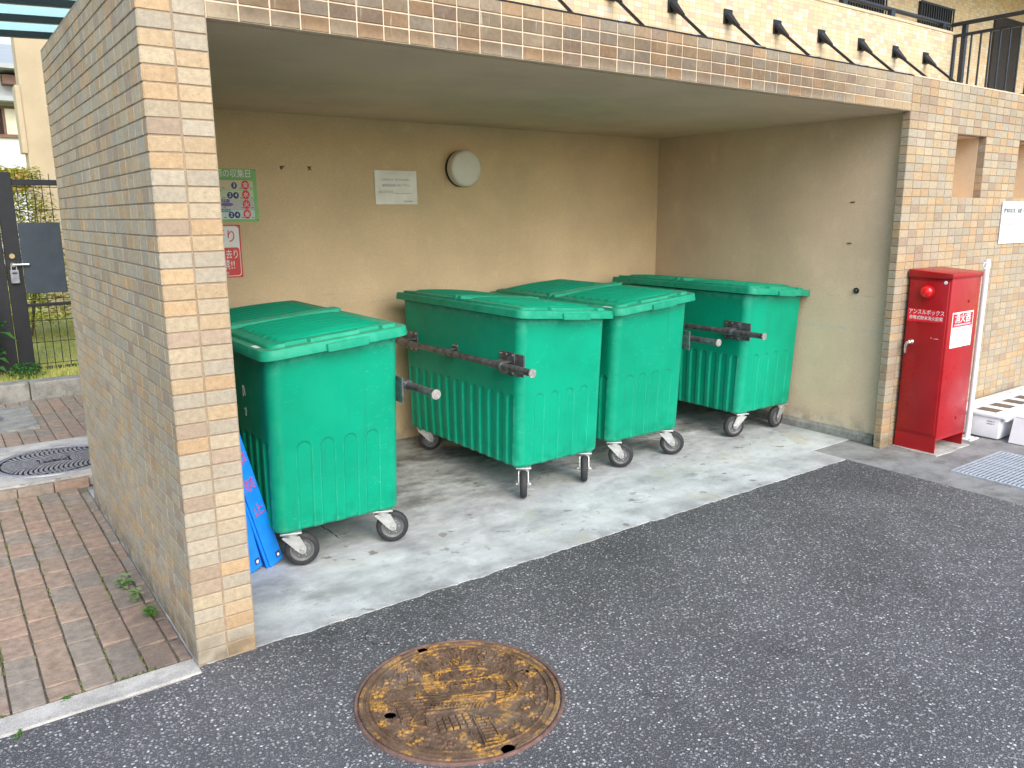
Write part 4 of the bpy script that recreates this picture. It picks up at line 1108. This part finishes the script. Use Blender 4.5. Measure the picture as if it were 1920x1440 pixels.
# ------------------------------------------------------------------ painted manhole cover
CX, CY, CR = .630, -.676, .322
t = empty('manhole_cover', (CX, CY, -.004), 'large round rusty manhole cover with ochre paint and cast relief in the asphalt', 'manhole', rz=R(-36))
MB().lathe([(CR+.003, -.01), (CR+.003, .006), (CR+.006, .009), (CR+.011, .009), (CR+.014, .005), (CR+.015, -.01)], Matrix(), 90).build('frame', 'cover_rim', t, 40)
# plate with holes: polar grid, cells inside the pry holes sunk
holes = [(-.152, .275, .020, .017), (.206, .134, .019, .016), (-.21, -.103, .019, .017), (.157, -.265, .024, .022)]
m = MB(); NR, NA = 92, 320; vs = [(0, 0, .0045)]; fs = []
for i in range(1, NR+1):
    r = CR*i/NR
    for k in range(NA):
        a = 2*math.pi*k/NA; x, y = r*math.cos(a), r*math.sin(a); z = .0045 + .0016*mnoise.noise((x*45, y*45, 0)) + .0008*mnoise.noise((x*130, y*130, 3))
        if r > CR*.955: z = .0085 - (.004 if i == NR else 0)
        elif r > CR*.925: z = .0015
        for hx_, hy_, ra, rb in holes:
            if ((x-hx_)/ra)**2+((y-hy_)/rb)**2 < 1: z = .0005
        vs.append((x, y, z))
for k in range(NA): fs.append((0, 1+k, 1+(k+1) % NA))
for i in range(NR-1):
    for k in range(NA): a = 1+i*NA+k; b_ = 1+i*NA+(k+1) % NA; fs.append((a, a+NA, b_+NA, b_))
m.add(vs, fs).build('plate', 'cover', t, 30)
m = MB()
for hx_, hy_, ra, rb in holes: m.lathe([(.0001, .0012), (.97, .0012)], Matrix.Translation((hx_, hy_, 0)) @ Matrix.Diagonal((ra, rb, 1, 1)), 20)
tag(m.build('pry_holes', 'pit', t), kind='stuff')
def strip(m, pts, w, h=.0055, z0=.0005):
    h = h*1.5+.0045; w *= 1.1
    for (xa, ya_), (xb_, yb_) in zip(pts, pts[1:]):
        d = Vector((xb_-xa, yb_-ya_)); L = d.length
        if L < 1e-6: continue
        d /= L; n_ = Vector((-d.y, d.x))*w/2; e = d*w*.3
        A = Vector((xa, ya_))-e; B = Vector((xb_, yb_))+e
        q = [A+n_, A-n_, B-n_, B+n_]; q2 = [A+n_*.6+e*.4, A-n_*.6+e*.4, B-n_*.6-e*.4, B+n_*.6-e*.4]
        m.add([(v.x, v.y, z0) for v in q]+[(v.x, v.y, h) for v in q2], [(4,5,6,7),(0,1,5,4),(1,2,6,5),(2,3,7,6),(3,0,4,7)])
def arc(cx, cy, r, a0, a1, n=14, sy=1): return [(cx+r*math.cos(R(a0+(a1-a0)*i/n)), cy+sy*r*math.sin(R(a0+(a1-a0)*i/n))) for i in range(n+1)]
rel = MB(); r5 = random.Random(11)
# bridge with two barrel openings and piers
strip(rel, [(-.17, .052), (.02, .075), (.14, .098)], .006); strip(rel, [(-.17, .052), (-.178, .10)], .006)
strip(rel, arc(-.055, .012, .085, 185, 310, 12), .007); strip(rel, arc(.09, .025, .075, -70, 60, 10), .007); strip(rel, arc(.125, .03, .065, -70, 60, 10), .006)
for k in range(9): strip(rel, [(-.12+k*.004, .035-k*.009), (-.085+k*.004, .040-k*.009)], .004)
for k in range(8): strip(rel, [(-.03, .038-k*.011), (.055, .052-k*.011)], .0045)
for k in range(7): strip(rel, [(.118, .055-k*.013), (.142, .059-k*.013)], .0045)
strip(rel, [(-.075, .068), (-.05, .045), (-.035, .075), (-.01, .05)], .005); strip(rel, [(.02, .09), (.05, .062), (.075, .07), (.09, .095), (.12, .09)], .005)
for k in range(5): strip(rel, [(-.02+k*.028, .066+k*.004), (-.008+k*.028, .052+k*.004)], .006)
# water and field hatching
for k in range(6): strip(rel, [(-.165+k*.012, -.028-k*.016), (.12-k*.02, .012-k*.019)], .0045)
for k in range(16): x = -.10+k*.012; strip(rel, [(x, -.075), (x+.008, -.050)], .004)
for i in range(5):
    for j in range(4): x = -.062+i*.020+j*.006; y = -.135-j*.018+i*.006; strip(rel, [(x, y), (x+.010, y+.003)], .011, .006)
strip(rel, [(-.125, -.10), (-.10, -.085), (-.095, -.135), (-.14, -.16), (-.125, -.10)], .005); strip(rel, [(-.14, -.16), (-.085, -.175), (-.095, -.135)], .005)
strip(rel, arc(.0, -.20, .10, 20, 88, 8), .005)
for k in range(9): strip(rel, [(.058+k*.005, -.135-k*.014), (.092+k*.005, -.128-k*.014)], .006)
strip(rel, [(.05, -.13), (.09, -.25), (.14, -.235)], .005); strip(rel, [(.095, -.125), (.14, -.235)], .005)
for k in range(6): strip(rel, [(-.205+k*.008, -.05-k*.016), (-.172+k*.006, -.045-k*.016)], .007)
strip(rel, [(-.205, -.04), (-.165, -.15)], .005)
# clouds and leaves in the upper half
for k in range(150):
    a = r5.uniform(18, 165); rr = r5.uniform(.10, .275); x, y = rr*math.cos(R(a)), rr*math.sin(R(a))
    if y < .085: continue
    th = a+r5.uniform(-50, 50); L = r5.uniform(.006, .020); strip(rel, [(x, y), (x+L*math.cos(R(th)), y+L*math.sin(R(th)))], r5.uniform(.003, .006), r5.uniform(.003, .006))
strip(rel, [(-.13, .10), (-.05, .13), (.05, .145), (.10, .135)], .006); strip(rel, [(-.10, .115), (-.02, .15), (.06, .165)], .005)
# blossoms round the border and leaves between them
def blossom(x, y, a, k):
    if any(math.hypot(x-h[0], y-h[1]) < .034 for h in holes): return
    for q in range(5):
        b_ = q*72+a; rel.lathe([(.0098*k, .003), (.0088*k, .008), (.005*k, .0108), (.0001, .0112)], Matrix.Translation((x+.0125*k*math.cos(R(b_)), y+.0125*k*math.sin(R(b_)), 0)) @ Matrix.Rotation(R(b_), 4, 'Z') @ Matrix.Diagonal((1.15, .85, 1, 1)), 8)
for k in range(21):
    a = 8+k*360/21; rr = .258+r5.uniform(-.010, .008); blossom(rr*math.cos(R(a)), rr*math.sin(R(a)), a, r5.uniform(.9, 1.2))
    a += 8; rr = .222+r5.uniform(-.012, .012); x, y = rr*math.cos(R(a)), rr*math.sin(R(a))
    if abs(y) < .12 and x > -.1: blossom(x, y, a, .8)
for k in range(520):
    a = r5.uniform(0, 360); rr = CR*.87*math.sqrt(r5.random()); x, y = rr*math.cos(R(a)), rr*math.sin(R(a))
    if rr < .2 and -.16 < y < .10 and r5.random() < .72: continue
    if any(math.hypot(x-h[0], y-h[1]) < .028 for h in holes): continue
    rel.lathe([(r5.uniform(.004, .008), .003), (.004, .0075), (.0001, .0085)], Matrix.Translation((x, y, 0)) @ Matrix.Rotation(r5.uniform(0, 6), 4, 'Z') @ Matrix.Diagonal((r5.uniform(1, 2.0), r5.uniform(.5, .9), 1, 1)), 7)
strip(rel, [(CR*.885*math.cos(R(a)), CR*.885*math.sin(R(a))) for a in range(0, 361, 4)], .004, .005)
tag(rel.build('relief', 'cover', t), kind='stuff')

# ------------------------------------------------------------------ gate, plants and buildings on the left
t = empty('garden_gate', (.5, 5.85, .1), 'black metal garden gate with mesh panels and slate plate', 'gate')
def gl(x, z): return (x-.5, z-.1)
def gbox(name, xa, xb_, za, zb_, ya, yb2, mat, par=None, c=.003): return box_obj(name, (xa-.5, ya, za-.1), (xb_-.5, yb2, zb_-.1), mat, par or t, c)
gbox('hinge_post', -.18, -.015, .05, 1.93, -.05, .06, 'gate'); gbox('stile', -.005, .120, .12, 1.905, -.025, .025, 'gate'); gbox('stile', .92, 1.0, .12, 1.905, -.025, .025, 'gate'); gbox('latch_post', 1.01, 1.11, .05, 1.93, -.05, .06, 'gate')
for z0_, z1_ in ((1.795, 1.845), (.712, .742), (.118, .150)): gbox('rail', .12, .92, z0_, z1_, -.02, .02, 'gate')
gbox('plate', .122, .455, .835, 1.468, -.034, -.026, 'gate_plate')
m = MB()
for k in range(12): m.cyl((.155+k*.065-.5, 0, .05), (.155+k*.065-.5, 0, 1.80), .0035, 6)
for k in range(9): m.cyl((-.38, .004, .08+k*.20), (.42, .004, .08+k*.20), .0035, 6)
tag(m.build('mesh_panel', 'gate', t), kind='stuff')
m = MB(); m.cyl((.045-.5, -.025, 1.0), (.045-.5, -.06, 1.0), .02, 16); m.tube([(.045-.5, -.055, 1.0), (.17-.5, -.060, 1.0)], .012, 10); m.build('lever_handle', 'chrome', t, 50)
m = MB(); m.cyl((.049-.5, -.025, 1.076), (.049-.5, -.04, 1.076), .022, 16); m.build('lock', 'brass', t, 40)
t = empty('key_box', (.05, 5.80, .935), 'small grey key safe padlock hanging on the gate handle', 'padlock')
m = MB(); m.cbox((-.034, -.02, 0), (.034, .02, .12), .006); m.build('case', 'steel_cover', t)
m = MB(); m.tube([(-.02, 0, .118), (-.02, 0, .150), (-.010, 0, .165), (.010, 0, .165), (.02, 0, .150), (.02, 0, .118)], .005, 8); m.build('shackle', 'steel', t, 60)
box_obj('cover_slot', (-.018, -.0215, .085), (.018, -.0202, .098), 'black_matte', t)
# fence running on beyond the gate
t = empty('garden_fence', (1.9, 5.87, .1), 'black mesh garden fence continuing beside the gate behind the wall', 'fence')
for k in range(3): box_obj('post', (-.76+k*.8, -.03, 0), (-.70+k*.8, .03, 1.8), 'gate', t)
m = MB()
for k in range(24): m.cyl((-.7+k*.065, 0, .04), (-.7+k*.065, 0, 1.75), .0035, 6)
for k in range(9): m.cyl((-.7, .004, .08+k*.2), (.86, .004, .08+k*.2), .0035, 6)
tag(m.build('mesh_panel', 'gate', t), kind='stuff')
def leaf(m, p, d, L, w, droop=.3):
    p = Vector(p); d = Vector(d).normalized(); s_ = d.cross(Vector((0, 0, 1)));  s_ = s_.normalized() if s_.length > .05 else Vector((1, 0, 0))
    q = p+d*L*.5+Vector((0, 0, L*.06)); e = p+d*L-Vector((0, 0, L*droop))
    m.add([p, q+s_*w/2, e, q-s_*w/2, q+Vector((0, 0, -w*.15))], [(0, 1, 4), (1, 2, 4), (2, 3, 4), (3, 0, 4)])
def weed(loc, label, n, spread, L, mat, up=.5):
    t = empty('weed', loc, label, 'weed', 'weeds at the foot of the tiled wall')
    m = MB(); s_ = MB()
    for k in range(n):
        a = rnd.uniform(0, 6.28); r = spread*math.sqrt(rnd.random()); bx, by = r*math.cos(a)*.6, r*math.sin(a); h = rnd.uniform(.01, .05)*up*2
        if loc[1] > .1 and bx + loc[0] > -.006: bx = -.006-loc[0]
        s_.tube([(bx*.3, by*.3, 0), (bx, by, h)], .0009, 5)
        for q in range(3):
            b_ = rnd.uniform(0, 6.28); leaf(m, (bx, by, h), (math.cos(b_), math.sin(b_), rnd.uniform(-.1, .5)), L*rnd.uniform(.6, 1.1), L*.55, .15)
    m.v = [(min(x, -.004-loc[0]), y, z) for x, y, z in m.v]
    m.build('leaves', mat, t); tag(s_.build('stems', mat, t), kind='stuff')
for k, (x, y, lab) in enumerate(((-.535, -.062, 'tiny green sprout where kerb meets asphalt, near the photo edge'), (-.40, .062, 'tiny green sprout between kerb and brick pavers'))):
    weed((x, y, -.01), lab, 9, .022, .012, 'weed', .15)
weed((-.050, .48, 0), 'bright green weed clump growing beside the tiled wall', 30, .04, .017, 'weed', .35)
weed((-.075, .64, 0), 'small pale weed just behind the bright green clump', 14, .03, .024, 'weed_pale', .5)
weed((-.085, .80, 0), 'thin pale grassy weed furthest from the road', 10, .03, .035, 'weed_pale', .6)
def leafy(name, loc, label, cat, n, rad, h, L, mat, seed, trunk=True):
    t = empty(name, loc, label, cat); rg = random.Random(seed); m = MB(); st = MB()
    for k in range(n):
        a = rg.uniform(0, 6.28); zz = rg.random(); rr = rad*math.sqrt(rg.random())*(1-.55*zz*zz)*(1+.35*mnoise.noise((a*1.5, zz*4, seed)))
        p = (rr*math.cos(a), rr*math.sin(a), h*(.12+.88*zz)); b_ = a+rg.gauss(0, .9)
        leaf(m, p, (math.cos(b_), math.sin(b_), rg.uniform(-.2, .8)), L*rg.uniform(.6, 1.2), L*.45)
    for k in range(9):
        a = rg.uniform(0, 6.28); st.tube([(0, 0, 0), (rad*.3*math.cos(a), rad*.3*math.sin(a), h*.4), (rad*.6*math.cos(a), rad*.6*math.sin(a), h*.85)], [.012, .008, .003], 6)
    m.build('crown' if cat == 'shrub' else 'leaves', mat, t); tag(st.build('trunk' if cat == 'shrub' else 'stems', 'bark' if cat == 'shrub' else mat, t), kind='stuff')
leafy('shrub', (.28, 7.9, .1), 'bright yellow green shrub seen through the top of the gate', 'shrub', 5200, .55, 1.95, .075, 'shrub', 4)
leafy('leafy_plant', (-.30, 5.58, .1), 'dark green leafy plant at the foot of the gate post', 'plant', 90, .17, .75, .15, 'plant', 9)
leafy('ground_plant', (.02, 5.52, .1), 'low green tuft in front of the gate stile', 'plant', 220, .14, .14, .06, 'plant', 12)
# glass canopy high over the path
t = empty('glass_canopy', (.3, 5.0, 3.0), 'pale blue glass canopy with dark bars over the path', 'canopy')
for k, y in enumerate((5.62, 4.97, 4.35, 3.8)):
    m = MB(); m.box((-2.2, y-5-.022, .0), (.9, y-5+.022, .052)); o = m.build('bar', 'black', t); o.rotation_euler = (0, R(-3.0), 0)
m = MB(); m.box((-2.2, -1.3, .055), (.9, .63, .063)); o = m.build('glass_pane', 'canopy_glass', t); o.rotation_euler = (0, R(-3.0), 0)
m = MB(); m.cyl((.82, .5, -2.9), (.82, .5, 0.05), .05, 16); m.build('column', 'black', t, 40)
# cream building and white house further back
t = empty('cream_building', (3.5, 10, 0), 'cream rendered building side seen between canopy and gate', 'building')
box_obj('wall', (-2.80, 0, 0), (2, .35, 6.5), 'stucco_upper', t); box_obj('ledge', (-2.86, -.02, 2.35), (-2.802, .3, 3.2), 'stucco_upper', t)
box_obj('joint_strip', (-2.4, -.012, 1.95), (2, -.001, 1.965), 'joint', t); box_obj('pilaster', (-2.0, -.08, 2.6), (-1.8, -.001, 6.4), 'stucco_upper', t)
t = empty('white_house', (.2, 20, 0), 'white house with brown window far behind the gate', 'house')
box_obj('wall', (-3, 0, 0), (3.0, 5, 4.75), 'house_white', t)
m = MB(); m.prism([(-.7, -.05), (5.7, -.05), (5.7, .05), (2.5, 1.0), (-.7, .05)], -3.4, 3.4, Matrix(((0,0,1,0),(1,0,0,0),(0,1,0,4.85),(0,0,0,1)))); m.build('roof', 'house_trim', t)
box_obj('eave_board', (-3, -.5, 4.12), (3.0, -.001, 4.22), 'house_trim', t)
w = box_obj('window', (.3, -.06, 3.35), (1.42, -.001, 4.05), 'brown', t); box_obj('pane', (.36, -.07, 3.42), (1.08, -.061, 3.99), 'dark_glass', w); box_obj('pane', (1.14, -.07, 3.42), (1.38, -.061, 3.99), 'curtain', w)
box_obj('vent_box', (1.15, -.4, 4.5), (1.5, -.001, 4.7), 'brown', t)
box_obj('base_band', (-3, -.05, 2.15), (3, -.001, 2.62), 'terracotta', t)

# ------------------------------------------------------------------ small marks: cracks, bin labels
def crackline(name, pts, w, z, parent_name, mat, seed):
    rg = random.Random(seed); m = MB(); P = []
    for (xa, ya_), (xb_, yb_) in zip(pts, pts[1:]):
        n_ = max(2, int(math.hypot(xb_-xa, yb_-ya_)/.012))
        for i in range(n_): f = i/n_; P.append((xa+(xb_-xa)*f+rg.gauss(0, .0025), ya_+(yb_-ya_)*f+rg.gauss(0, .0025)))
    for a, b_ in zip(P, P[1:]):
        d = Vector((b_[0]-a[0], b_[1]-a[1])); L = d.length
        if L < 1e-5: continue
        nn = Vector((-d.y, d.x))/L*w*rg.uniform(.25, .6)
        m.add([(a[0]+nn.x, a[1]+nn.y, z), (a[0]-nn.x, a[1]-nn.y, z), (b_[0]-nn.x, b_[1]-nn.y, z), (b_[0]+nn.x, b_[1]+nn.y, z)], [(0, 1, 2, 3)])
    m.build(name, mat, bpy.data.objects[parent_name])
crackline('crack', [(.577, -.12), (.541, -.169), (.549, -.222), (.60, -.268)], .0045, -.0034, 'asphalt_road', 'pit', 1)
crackline('crack', [(.541, -.169), (.50, -.15), (.47, -.09)], .003, -.0034, 'asphalt_road', 'pit', 2)
crackline('joint_crack', [(.838, 1.20), (.843, 1.043), (.85, .74)], .006, .0006, 'concrete_slab', 'pit', 3)
crackline('joint_crack', [(3.1, 1.3), (3.35, 1.02), (3.5, .98), (3.62, .80)], .004, .0006, 'concrete_slab', 'pit', 4)
for o, xs_, ys_ in ((bins[0], .312, .525), (bins[2], .312, .56)):
    m = MB(); zz = 1.0108+SL*xs_
    m.add([(xs_-.012, ys_-.04, zz+.012*.08), (xs_+.008, ys_-.04, zz-.008*.08), (xs_+.008, ys_+.03, zz-.008*.08), (xs_-.012, ys_+.03, zz+.012*.08)], [(0, 1, 2, 3)])
    m.build('label_sticker', 'white_print', o)
m = MB(); MX = Matrix.Translation((.302, .28, .735)) @ wallM((0, 0, 0), (0, 1, 0), (0, 0, 1))
for q in ([(0, 0), (.006, 0), (.006, .05), (0, .05)], [(.014, .05), (.020, .05), (.034, .01), (.028, .006)], [(.0, -.06), (.028, -.052), (.028, -.046), (.0, -.054)], [(.018, -.085), (.024, -.085), (.028, -.05), (.022, -.05)]): m.prism(q, 0, .0012, MX)
m.build('painted_mark', 'white_print', bins[0])
